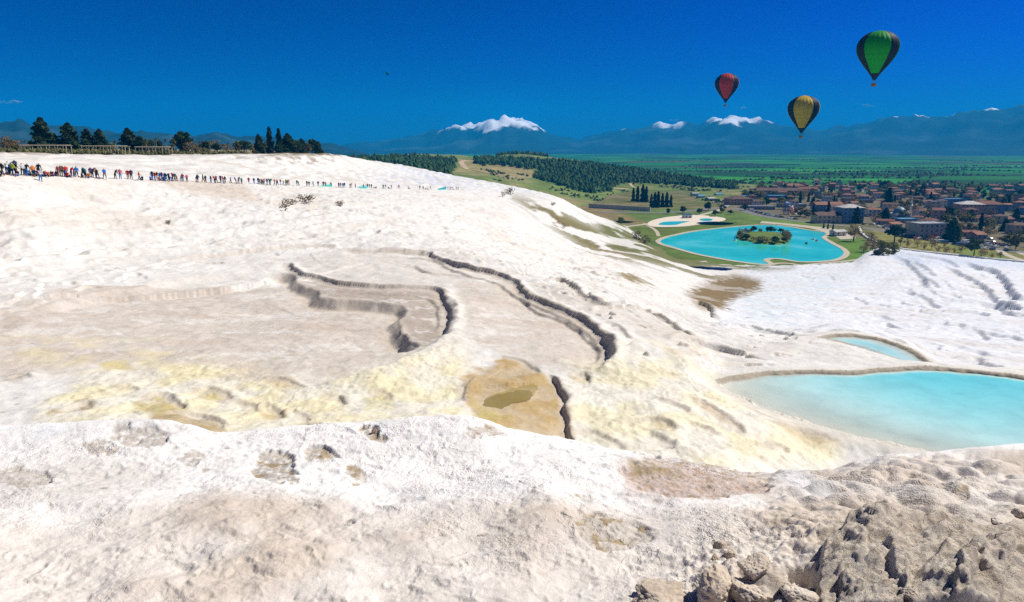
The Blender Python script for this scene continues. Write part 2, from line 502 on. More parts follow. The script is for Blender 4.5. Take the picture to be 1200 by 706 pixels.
# ledges of the lower travertine field
for c, dpt, wdt in (([(1132, 306), (1148, 312), (1168, 316), (1182, 328), (1192, 342), (1210, 358)], 2.2, 1.2), ([(1105, 309), (1122, 315), (1142, 323), (1160, 332), (1174, 346), (1188, 362), (1204, 370)], 1.4, 1.0),
                    ([(1176, 345), (1186, 352), (1200, 366)], 1.6, 0.9), ([(1085, 322), (1098, 328), (1105, 334)], 0.9, 0.8), ([(1080, 340), (1092, 345), (1105, 360)], 0.7, 0.7),
                    ([(1070, 305), (1088, 312), (1100, 322)], 0.9, 0.8), ([(1122, 338), (1133, 344)], 0.6, 0.6), ([(1156, 362), (1165, 372)], 0.8, 0.7), ([(1178, 362), (1195, 372)], 0.9, 0.8),
                    ([(1140, 420), (1160, 425), (1185, 434)], 0.4, 0.4), ([(1030, 352), (1048, 356), (1060, 360)], 0.4, 0.5), ([(1000, 372), (1030, 370), (1062, 380)], 0.25, 0.4),
                    ([(1045, 298), (1065, 305), (1082, 318), (1095, 335)], 1.3, 1.4), ([(1050, 296), (1085, 300), (1115, 306), (1130, 312)], 1.2, 1.4), ([(1140, 385), (1150, 390), (1158, 402)], 0.4, 0.4)):
    scarp(c, dpt / DEPTH_K, wdt, 9 + dpt * 3, 0.1, 1.0, (0.15, 0.15), 1.2, rmin=60, stain_and_shade=0.3)

lrs = random.Random(31)
for _ in range(26):
    x_, y_ = lrs.uniform(930, 1190), lrs.uniform(312, 425)
    if y_ > 380 + (x_ - 960) * 0.2: continue
    ln = [(x_, y_)]
    for k_ in range(lrs.randint(2, 5)):
        x_ += lrs.uniform(5, 14); y_ += lrs.uniform(-1.5, 6); ln.append((x_, y_))
    scarp(ln, lrs.uniform(0.5, 1.1), 0.5, 3, 0.05, 0.6, (0.25, 0.25), 0.8, rmin=60, stain_and_shade=0.5)
# flowing relief of the white slopes
up_mask = sstep(60, 85, RG) * (1 - sstep(300, 470, RG))
upw = zone([(-300, 200), (0, 203), (300, 214), (560, 224), (640, 245), (760, 330), (700, 345), (520, 300), (380, 285), (150, 305), (0, 330), (-300, 345)], 14, 40, 700, 0.3)
wx, wy = TX + 5 * wob2, TY + 5 * wob2
fl = ridged((wx - 0.45 * wy) / 7.0, (wy + 0.45 * wx) / 26.0, 4, 61)
fl2 = ridged((wx - 0.6 * wy) / 2.2, (wy + 0.6 * wx) / 11.0, 3, 63)
DH += upw * (0.36 * fl + 0.11 * fl2 + 0.06 * wob1)
ledge = fbm(TX / 30, TY / 30, 3, 77)
topw = zone([(-300, 176), (0, 176), (380, 176), (540, 203), (660, 232), (560, 222), (400, 217), (250, 212), (0, 203), (-300, 200)], 6, 80, 700, 0.2)
hstep = (H + 1.2 * ledge) / 1.3
DH += topw * 0.7 * (sstep(0.0, 0.3, hstep - np.floor(hstep)) - (hstep - np.floor(hstep)))
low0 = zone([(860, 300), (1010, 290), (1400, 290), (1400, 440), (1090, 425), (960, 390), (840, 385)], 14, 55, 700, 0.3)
floor0 = zone([(-60, 388), (60, 350), (150, 338), (250, 318), (310, 308), (345, 305), (400, 328), (525, 335), (540, 326), (590, 323), (615, 340), (690, 375), (720, 410), (704, 434), (640, 428), (560, 408), (536, 388), (497, 412), (440, 437), (330, 446), (230, 440), (120, 428), (40, 440), (-60, 440)], 9, *MID)
DH += 0.10 * wob1 * (RG > 20) * (1 - 0.85 * floor0) + 0.3 * wob2 * sstep(70, 160, RG) * (1 - low0)
# the lower field: low broken steps
low = zone([(880, 300), (1010, 290), (1400, 300), (1400, 440), (1090, 425), (960, 390), (840, 385)], 10, 60, 700, 0.3)
sl = (H + 2.0 * fbm(TX / 14, TY / 14, 4, 88)) / 1.1
DH += low * 0.45 * (sstep(0.0, 0.35, sl - np.floor(sl)) - (sl - np.floor(sl)))
# thin contour ledges where the sheet of deposit steps down between the basins and the pools
ctz = zone([(530, 298), (640, 308), (770, 335), (850, 378), (960, 396), (900, 432), (840, 446), (742, 432), (728, 400), (692, 370), (620, 332)], 10, 30, 110, 0.5)
ctz = np.maximum(ctz, 0.8 * zone([(-60, 345), (0, 335), (150, 312), (300, 292), (390, 286), (400, 292), (300, 306), (150, 330), (0, 365), (-60, 380)], 8, 30, 110, 0.5))
ct = (H + 0.55 * fbm(TX / 7, TY / 7, 4, 121) + 0.12 * wob1) / 0.42
cf = ct - np.floor(ct)
DH += ctz * 0.34 * (sstep(0.0, 0.16, cf) - cf)
edge_c = ctz * np.exp(-((cf - 0.08) / 0.07) ** 2)
# micro steps on the yellow slopes and basin walls
yel = zone([(90, 440), (250, 418), (330, 448), (440, 438), (525, 405), (545, 420), (548, 500), (300, 512), (40, 495)], 18, *MID)
yel2 = zone([(665, 425), (740, 415), (850, 448), (930, 485), (990, 525), (960, 560), (800, 545), (660, 525)], 14, *MID)
ym = np.maximum(yel, yel2)
st = (H + 0.35 * fbm(TX / 2.4, TY / 2.4, 4, 91) - 0.05 * TY) / 0.22
DH += ym * 0.07 * (sstep(0, 0.3, st - np.floor(st)) - (st - np.floor(st)))
DH += ym * 0.07 * fbm(TX / 1.2, TY / 1.2, 4, 14)
floorA = zone([(-60, 388), (60, 350), (150, 338), (250, 318), (310, 312), (345, 316), (400, 330), (525, 335), (535, 362), (526, 390), (497, 412), (440, 437), (330, 446), (230, 440), (120, 428), (40, 440), (-60, 440)], 9, *MID)
floorB = zone([(540, 326), (590, 323), (615, 340), (690, 375), (720, 410), (704, 434), (640, 428), (560, 408), (536, 388), (532, 350)], 7, *MID)
DH += np.maximum(floorA, floorB) * 0.035 * fbm(TX / 0.9, TY / 0.9, 5, 18)
# foreground crust: swells, pillows, small ripples
near = 1 - sstep(8.6, 10.5, RG)
sw = fbm(TX / 1.6, TY / 1.6, 3, 25)
pil = np.abs(perlin(TX / 0.55, TY / 0.55, 33)) + 0.5 * np.abs(perlin(TX / 0.26, TY / 0.26, 34))
right = zone([(960, 545), (1400, 500), (1400, 640), (1000, 620), (900, 590)], 25, *NEAR)
lowr = 0.25 + 0.75 * (1 - sstep(5.6, 7.2, RG))
DH += near * (0.09 * sw * lowr + 0.010 * wobN + 0.03 * lowr * fbm(TX / 0.7, TY / 0.7, 3, 27)) - near * right * 0.10 * (1 - pil * 1.6)
rpm = sstep(-0.15, 0.35, fbm(TX / 1.1, TY / 0.8, 3, 111))
DH += near * (0.007 * rpm * ridged(TX / 0.10 + 0.5 * wobN, TY / 0.055 + 0.5 * wobN, 2, 112) + 0.016 * ridged(TX / 0.55 + 0.4 * wobN, TY / 0.30 + 0.4 * wobN, 4, 113))
rock_m = zone([(868, 720), (900, 690), (950, 668), (962, 640), (985, 604), (1040, 597), (1100, 596), (1160, 606), (1210, 598), (1400, 590), (1400, 760), (868, 760)], 26, *NEAR, 2.0)
slab = np.zeros_like(H); slab2 = np.zeros_like(H); praise = np.zeros_like(H)
for poly_, h_, w_ in (([(956, 700), (962, 660), (990, 632), (1060, 622), (1140, 632), (1190, 660), (1180, 740), (958, 740)], 0.085, 1.6), ([(985, 648), (1000, 612), (1040, 604), (1100, 608), (1120, 628), (1060, 644), (1010, 660)], 0.05, 1.8),
                      ([(1040, 660), (1100, 640), (1180, 648), (1230, 628), (1300, 648), (1300, 760), (1080, 760)], 0.06, 1.8), ([(1125, 690), (1160, 668), (1210, 645), (1400, 625), (1400, 760), (1120, 760)], 0.06, 1.7),
                      ([(975, 740), (985, 696), (1040, 680), (1075, 692), (1060, 740)], 0.05, 1.8), ([(1000, 632), (1030, 620), (1045, 638), (1015, 650)], 0.04, 1.8), ([(868, 740), (880, 690), (915, 672), (945, 690), (935, 740)], 0.05, 2.0), ([(1080, 706), (1110, 676), (1150, 690), (1140, 730)], 0.05, 2.0)):
    z_ = zone(poly_, 3.0, *NEAR, w_)
    praise += h_ * z_
    slab = np.maximum(slab, z_)
crag = ridged(TX / 0.42 + 0.8 * wobN, TY / 0.42, 5, 57)
strat = ridged((TX + 0.5 * TY) / 0.11 + 0.7 * wobN, (TY - 0.5 * TX) / 0.5, 4, 59)
chip = np.maximum(fbm(TX / 0.20, TY / 0.20, 3, 58), -0.15)
rubble_z = zone([(790, 650), (850, 620), (960, 600), (985, 610), (960, 660), (900, 706), (780, 706)], 25, *NEAR)
def plates(v): return np.floor(v) + sstep(0.72, 1.0, v - np.floor(v))
pq = plates(4.5 * fbm((TX + 0.35 * TY) / 0.55, (TY - 0.35 * TX) / 0.30, 4, 101)) / 4.5
pq2 = plates(5 * fbm((TX + 0.35 * TY) / 0.16, (TY - 0.35 * TX) / 0.10, 3, 103)) / 5
DH += rock_m * (0.010 * crag + 0.055 * pq + 0.018 * pq2) + praise * (1 + 0.1 * crag) + slab * 0.004 * strat
DH += (1 - rock_m) * rubble_z * (0.03 * pq2 + 0.03 * np.maximum(pq, 0))
notch = zone([(900, 672), (925, 662), (950, 668), (952, 690), (930, 700), (905, 692)], 6, *NEAR)
DH -= 0.12 * notch
rubble = zone([(800, 640), (870, 610), (960, 600), (960, 650), (880, 706), (780, 706)], 30, *NEAR)
DH += rubble * 0.03 * fbm(TX / 0.10, TY / 0.10, 4, 71)
bank = sstep(9.5, 12, RG) * (1 - sstep(18, 24, RG))
DH += bank * 0.25 * wob1

# crusty pits in the foreground: (x, y, half width, half height, depth)
PITS = [(165, 513, 36, 15, .05), (120, 528, 20, 7, .02), (25, 560, 36, 13, .05), (217, 535, 16, 12, .025), (318, 548, 30, 22, .05), (372, 537, 21, 13, .06), (438, 510, 12, 8, .07),
        (413, 557, 10, 12, .02), (686, 578, 16, 7, .05), (570, 512, 22, 9, .02), (820, 556, 95, 26, .09), (720, 622, 45, 20, .03), (1128, 578, 16, 8, .03), (345, 470, 1, 1, 0)]
pit = np.zeros_like(H)
for (cx, cy, rx, ry, dp) in PITS:
    m = (np.abs(U - cx) < rx * 2 + 20) & (np.abs(V - cy) < ry * 2 + 20) & (RG < 9.5)
    q = np.hypot((UW[m] - cx + 7 * wobN[m]) / rx, (VW[m] - cy + 4 * wobN[m]) / ry)
    k = 1 - sstep(0.86, 1.02, q)
    DH[m] -= k * dp * (0.6 + 0.4 * wobN[m])
    pit[m] = np.maximum(pit[m], k)
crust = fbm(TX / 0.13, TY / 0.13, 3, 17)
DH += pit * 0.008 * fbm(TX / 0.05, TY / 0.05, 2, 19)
H2 = H + DH

# ------------------------------------------------------------------ thermal pools: level them into the slope
POOL1 = [(842, 449), (858, 445), (880, 442), (905, 439), (950, 437.5), (1000, 438.5), (1040, 435), (1090, 433), (1140, 437), (1200, 444), (1330, 460), (1330, 560), (1200, 552), (1100, 534), (1060, 526), (1010, 515), (960, 501), (920, 490), (885, 477), (858, 463)]
POOL2 = [(962, 398), (978, 394.5), (1000, 394), (1025, 398), (1050, 406), (1070, 415), (1088, 427), (1060, 424.5), (1030, 416), (1005, 408), (982, 402.5)]
W1, W2 = CAMZ - 14.15, CAMZ - 14.75
POOLM = np.zeros_like(H)
def sink(poly, wz, slope, maxd, bank_w, rimw, near_pts=None):
    global H2, POOLM
    w = np.array([on_z(x, y, wz)[:2] for x, y in poly])
    m = (TX > w[:, 0].min() - 8) & (TX < w[:, 0].max() + 8) & (TY > w[:, 1].min() - 8) & (TY < w[:, 1].max() + 8) & (RG > 20)
    s = poly_sdf(TX[m] + 0.25 * wob1[m], TY[m] + 0.25 * wob1[m], w)
    h = H2[m]
    md = maxd
    if near_pts is not None:
        nl = np.array([on_z(x, y, wz)[:2] for x, y in near_pts])
        dn = np.abs(line_sd(TX[m], TY[m], nl)[0])
        md = maxd * (1 - np.exp(-dn / 7.0)) * (0.55 + 0.45 * sstep(11, 26, TX[m]))
        ins = wz - md * sstep(0, 0.7, s) - 0.03
    else:
        ins = wz - np.minimum(s * slope, md) - 0.04
    out = wz + 0.16 + 0.05 * wob1[m]
    rim = np.where(s > 0, ins, out)
    rim = np.where(np.abs(s) < 0.15, wz + 0.1 - 0.9 * s, rim)
    # on the outer bank the ground is lifted to the rim, then falls away; on the near bank it keeps climbing
    k = np.where(s > 0, 1.0, np.exp(-(np.maximum(-s - rimw, 0) / bank_w) ** 2))
    tgt = np.where(s > 0, rim, np.where(h > rim, rim + (h - rim) * sstep(0, bank_w * 2, -s), rim * k + h * (1 - k)))
    H2[m] = tgt
    POOLM[m] = np.maximum(POOLM[m], sstep(-1.2, 0.1, s))
    return w
W1poly = sink(POOL1, W1, 0.16, 1.7, 1.2, 0.45, [(830, 446), (842, 449), (858, 463), (885, 477), (920, 490), (960, 501), (1010, 515), (1060, 526), (1100, 534), (1200, 552), (1330, 560)])
W2poly = sink(POOL2, W2, 0.25, 0.5, 0.9, 0.4)

# ------------------------------------------------------------------ colours of the deposit itself
def lay(col, rgb, k):
    k = np.clip(k, 0, 1)[..., None]
    return col * (1 - k) + np.array(rgb) * k
C = np.ones((NA, NR, 3)) * np.array([0.80, 0.775, 0.735])
C = lay(C, (0.74, 0.70, 0.645), 0.55 * sstep(-0.1, 0.5, wob2 + 0.4 * wob1))
C = lay(C, (0.70, 0.62, 0.53), 0.5 * upw * sstep(0.1, 0.7, fbm(TX / 16, TY / 40, 4, 41)))
C = lay(C, (0.60, 0.53, 0.45), 0.6 * topw * sstep(0.15, 0.6, fbm(TX / 40, TY / 9, 4, 42)))
C = lay(C, (0.60, 0.64, 0.73), 0.75 * topw * sstep(400, 470, U) * sstep(-0.1, 0.35, fbm(TX / 60, TY / 7, 4, 55)))
# the tan fan below the walkway
C = lay(C, (0.60, 0.50, 0.405), 0.75 * zone([(175, 214), (215, 214), (285, 218), (312, 240), (285, 238), (225, 230)], 7, 60, 700, 0.3))
grey = (0.635, 0.565, 0.49)
C = lay(C, grey, 0.9 * floorA)
C = lay(C, grey, 0.85 * floorB)
C = lay(C, (0.63, 0.55, 0.475), 0.85 * zone([(140, 322), (200, 302), (300, 290), (390, 287), (396, 292), (350, 303), (300, 312), (200, 330), (60, 352), (0, 372), (0, 360)], 6, *MID))
C = lay(C, (0.69, 0.64, 0.58), 0.8 * zone([(345, 303), (400, 293), (500, 297), (545, 312), (600, 325), (560, 322), (538, 330), (520, 336), (400, 330), (352, 315)], 5, 40, 90))
C = lay(C, (0.69, 0.63, 0.56), 0.7 * zone([(615, 330), (660, 334), (720, 360), (780, 378), (825, 408), (770, 400), (700, 372), (640, 348)], 6, *MID))
C = lay(C, (0.52, 0.45, 0.38), 0.55 * floorA * sstep(0.2, 0.8, fbm(TX / 5, TY / 2.2, 4, 43)))
C = lay(C, (0.59, 0.49, 0.41), 0.6 * np.maximum(floorA, floorB) * sstep(0.1, 0.8, fbm(TX / 7, TY / 4, 3, 44)))
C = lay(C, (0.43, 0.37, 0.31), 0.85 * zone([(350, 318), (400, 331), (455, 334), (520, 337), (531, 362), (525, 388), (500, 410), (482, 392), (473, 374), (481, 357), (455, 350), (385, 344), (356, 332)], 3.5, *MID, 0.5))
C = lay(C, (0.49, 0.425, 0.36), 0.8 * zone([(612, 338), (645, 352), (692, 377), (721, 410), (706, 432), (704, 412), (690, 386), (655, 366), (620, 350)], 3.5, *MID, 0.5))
C = lay(C, (0.56, 0.47, 0.40), 0.7 * zone([(0, 366), (140, 335), (300, 310), (350, 312), (300, 322), (200, 334), (110, 350), (0, 384)], 6, *MID))
C = lay(C, (0.79, 0.76, 0.72), 0.55 * np.maximum(floorA, floorB) * sstep(0.15, 0.55, fbm(TX / 6 + 0.8 * wob1, TY / 3 + 0.8 * wob1, 5, 48)))
# the flowstone spur between the basins
spur = zone([(525, 345), (538, 342), (545, 390), (560, 410), (560, 440), (470, 470), (420, 460), (440, 440), (500, 412), (528, 392), (535, 365)], 5, *MID)
C = lay(C, (0.80, 0.76, 0.69), spur)
C = lay(C, (0.80, 0.765, 0.70), zone([(722, 395), (738, 425), (730, 445), (700, 450), (705, 435), (722, 415)], 6, *MID))
# sulphur yellows and ochres
ymix = sstep(-0.35, 0.5, fbm(TX / 3.2, TY / 3.2, 4, 45))
C = lay(C, (0.815, 0.74, 0.50), 0.95 * yel * (0.35 + 0.65 * ymix))
C = lay(C, (0.81, 0.745, 0.535), 0.95 * yel2 * (0.35 + 0.65 * ymix))
C = lay(C, (0.79, 0.70, 0.44), 0.6 * zone([(0, 395), (90, 390), (180, 395), (300, 430), (200, 445), (90, 430), (0, 415)], 14, *MID) * ymix)
C = lay(C, (0.80, 0.73, 0.52), 0.6 * zone([(720, 400), (800, 395), (880, 420), (830, 445), (730, 430)], 14, *MID) * ymix)
och = (0.50, 0.335, 0.125)
for poly, k, c in (([(548, 440), (592, 420), (618, 426), (640, 440), (656, 448), (666, 480), (668, 518), (620, 520), (590, 505), (556, 490), (545, 465)], 0.95, (0.50, 0.35, 0.15)),
                   ([(175, 488), (205, 482), (250, 490), (270, 508), (230, 515), (190, 505)], 0.85, (0.40, 0.285, 0.12)), ([(155, 470), (190, 464), (218, 478), (190, 488), (160, 484)], 0.8, (0.46, 0.36, 0.13)),
                   ([(90, 472), (110, 470), (112, 480), (96, 484)], 0.8, (0.38, 0.28, 0.09)), ([(60, 488), (85, 478), (80, 484), (64, 492)], 0.7, (0.40, 0.30, 0.10)),
                   ([(305, 445), (345, 446), (358, 458), (330, 458)], 0.6, (0.50, 0.38, 0.2)), ([(225, 460), (262, 458), (276, 470), (240, 470)], 0.5, (0.55, 0.42, 0.22)), ([(300, 482), (335, 480), (338, 492), (316, 494)], 0.55, och),
                   ([(236, 462), (255, 460), (258, 468), (240, 468)], 0.6, (0.52, 0.42, 0.08)), ([(120, 425), (150, 420), (150, 430), (125, 434)], 0.6, (0.64, 0.52, 0.16)),
                   ([(810, 468), (835, 475), (870, 502), (840, 490)], 0.55, och), ([(905, 492), (950, 505), (985, 526), (940, 518)], 0.6, (0.52, 0.38, 0.2)), ([(765, 492), (790, 496), (795, 512), (770, 505)], 0.5, (0.6, 0.47, 0.24)),
                   ([(425, 468), (458, 460), (462, 468), (432, 486)], 0.45, (0.58, 0.52, 0.16)), ([(775, 408), (810, 410), (830, 420), (790, 418)], 0.45, (0.60, 0.44, 0.22)), ([(0, 440), (35, 437), (30, 448), (5, 450)], 0.6, (0.32, 0.26, 0.18)),
                   ([(665, 440), (688, 437), (692, 448), (672, 448)], 0.6, (0.5, 0.39, 0.24))):
    C = lay(C, c, k * zone(poly, 4.0, *MID) * (0.75 + 0.25 * sstep(-0.5, 0.5, wob1)))
C = lay(C, (0.62, 0.52, 0.16), 0.55 * zone([(555, 470), (600, 486), (575, 495), (553, 488)], 7, *MID))
# bluish-white travertine of the lower field, greener near the far pond
C = lay(C, (0.775, 0.785, 0.83), 0.95 * low)
C = lay(C, (0.60, 0.72, 0.76), 0.45 * zone([(870, 350), (900, 330), (960, 318), (1030, 312), (1000, 340), (930, 390), (860, 385)], 16, 60, 700) * sstep(-0.6, 0.4, wob2))
C = lay(C, (0.70, 0.655, 0.60), 0.5 * low * sstep(0.1, 0.6, fbm(TX / 22, TY / 11, 4, 46)))
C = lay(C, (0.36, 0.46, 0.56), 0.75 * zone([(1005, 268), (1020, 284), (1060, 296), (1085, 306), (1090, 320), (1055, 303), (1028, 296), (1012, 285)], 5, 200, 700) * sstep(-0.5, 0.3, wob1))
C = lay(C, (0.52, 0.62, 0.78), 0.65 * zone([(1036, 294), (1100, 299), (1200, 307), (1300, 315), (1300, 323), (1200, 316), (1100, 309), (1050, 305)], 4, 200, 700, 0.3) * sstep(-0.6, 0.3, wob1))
# grass and scrub patches where the deposit gives out towards the lake
scr = np.clip(fbm(TX / 26, TY / 34, 6, 49) + 0.25, 0, 1)
g1 = zone([(600, 232), (640, 238), (700, 265), (740, 268), (780, 290), (830, 312), (850, 322), (830, 332), (790, 318), (740, 306), (690, 300), (640, 262)], 10, 100, 700, 0.5)
C = lay(C, (0.21, 0.185, 0.07), g1 * sstep(0.22, 0.42, scr))
g2 = zone([(700, 262), (730, 258), (780, 275), (800, 292), (880, 310), (930, 314), (880, 318), (820, 313), (770, 305), (720, 292)], 6, 150, 700, 0.4)
C = lay(C, (0.16, 0.165, 0.05), g2 * sstep(-0.1, 0.25, scr))
C = lay(C, (0.24, 0.17, 0.08), zone([(805, 345), (830, 330), (862, 322), (895, 330), (890, 340), (860, 352), (845, 365), (822, 360)], 5, 60, 700) * sstep(0.05, 0.3, scr + 0.2))
C = lay(C, (0.30, 0.24, 0.13), zone([(715, 322), (760, 326), (770, 334), (740, 334)], 4, 60, 700) * sstep(0.15, 0.4, scr))
C = lay(C, (0.30, 0.24, 0.13), zone([(680, 288), (735, 298), (740, 306), (690, 296)], 4, 60, 700) * sstep(0.15, 0.4, scr))
C = lay(C, (0.22, 0.15, 0.07), zone([(625, 246), (645, 250), (668, 266), (655, 268), (632, 256)], 3, 100, 700) * sstep(0.2, 0.4, scr))
# plateau top with scrub and dry grass
pl = zone([(-300, 150), (380, 168), (400, 184), (300, 182), (200, 183), (0, 181), (-300, 181)], 2, 185, 700, 0.1)
C = lay(C, (0.22, 0.17, 0.085), pl * sstep(-0.2, 0.2, wob2 + 0.2))
C = lay(C, (0.30, 0.25, 0.18), 0.8 * zone([(270, 184), (320, 182), (400, 186), (385, 193), (330, 194), (300, 190)], 3, 180, 700, 0.3) * sstep(0.0, 0.4, fbm(TX / 6, TY / 6, 4, 12)))
C = lay(C, (0.56, 0.48, 0.40), 0.65 * edge_c * sstep(-0.3, 0.4, wob2))
# ledge faces, stained tan; those of the lower field follow
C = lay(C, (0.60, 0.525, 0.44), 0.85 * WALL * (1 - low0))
C = lay(C, (0.46, 0.50, 0.58), 0.8 * WALL * low0)  # blue of sky-lit shade painted onto the lower field's ledge faces
# foreground: bright crest band, beige-pink apron, tan rock
nearm = (RG < 13)
C = np.where(nearm[..., None], np.array([0.885, 0.86, 0.835]), C)
ap = zone([(-400, 628), (60, 610), (200, 585), (250, 578), (380, 588), (520, 592), (640, 592), (760, 590), (900, 592), (1400, 580), (1400, 900), (-400, 900)], 14, *NEAR)
ap = np.maximum(ap, zone([(880, 560), (960, 548), (1000, 545), (1060, 535), (1400, 505), (1400, 640), (900, 610)], 10, *NEAR))
apc = sstep(-0.5, 0.6, sw)
C = lay(C, (0.64, 0.545, 0.455), 0.9 * ap * (0.55 + 0.45 * apc))
C = lay(C, (0.80, 0.755, 0.70), 0.55 * ap * sstep(0.1, 0.7, fbm(TX / 0.8, TY / 0.8, 4, 52)))
C = lay(C, (0.60, 0.535, 0.47), 0.5 * zone([(0, 560), (90, 535), (200, 555), (120, 590), (0, 600)], 20, *NEAR))
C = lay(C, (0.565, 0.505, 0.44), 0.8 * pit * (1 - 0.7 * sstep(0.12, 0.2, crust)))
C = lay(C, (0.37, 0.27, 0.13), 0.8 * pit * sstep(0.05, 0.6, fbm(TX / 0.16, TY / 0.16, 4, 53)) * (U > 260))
C = lay(C, (0.58, 0.43, 0.36), 0.6 * zone([(725, 545), (800, 540), (900, 560), (900, 575), (800, 582), (735, 575)], 10, *NEAR))
C = lay(C, (0.36, 0.27, 0.12), 0.7 * zone([(735, 540), (780, 545), (800, 556), (770, 552), (745, 556)], 5, *NEAR))
C = lay(C, (0.80, 0.785, 0.775), zone([(905, 555), (935, 550), (965, 565), (985, 582), (950, 580), (925, 568)], 8, *NEAR))
C = lay(C, (0.67, 0.585, 0.485), 0.9 * rock_m)
C = lay(C, (0.52, 0.44, 0.35), 0.6 * rock_m * sstep(0.0, 0.7, fbm(TX / 0.25, TY / 0.25, 4, 54)))
C = lay(C, (0.73, 0.655, 0.565), 0.6 * slab * sstep(-0.2, 0.6, fbm(TX / 0.3, TY / 0.3, 4, 66)))
C = lay(C, (0.40, 0.33, 0.26), 0.6 * rock_m * sstep(0.25, 0.75, fbm(TX / 0.12, TY / 0.3, 5, 67)))
C = lay(C, (0.70, 0.65, 0.60), 0.55 * slab2 * sstep(0.0, 0.5, fbm(TX / 0.2, TY / 0.4, 4, 68)))
C = lay(C, (0.72, 0.62, 0.56), 0.6 * bank * np.ones_like(H))
# pool beds: chalky mud, darker waterline on the rims
C = lay(C, (0.74, 0.715, 0.64), POOLM * (RG > 20))
for wp, wz in ((W1poly, W1), (W2poly, W2)):
    m = (TX > wp[:, 0].min() - 2) & (TX < wp[:, 0].max() + 2) & (TY > wp[:, 1].min() - 2) & (TY < wp[:, 1].max() + 2) & (RG > 20)
    s = np.full(H.shape, -9.0)
    s[m] = poly_sdf(TX[m] + 0.25 * wob1[m], TY[m] + 0.25 * wob1[m], wp)
    far_side = (V < 448) if wz == W1 else (V < 399 + (U - 962) * 0.23)
    C = lay(C, (0.40, 0.33, 0.245), 0.8 * (1 - sstep(0.16, 0.30, np.abs(s + 0.03 + 0.08 * fbm(TX / 0.5, TY / 0.5, 2, 37)))) * far_side)
    C = lay(C, (0.70, 0.64, 0.55), 0.45 * sstep(-1.6, -0.2, s) * (s < -0.1) * (~far_side))
grain = 1 + 0.05 * fbm(TX / 0.5, TY / 0.5, 3, 60) + 0.05 * wob1
C = np.clip(C * grain[..., None] * 0.88, 0.01, 0.80)
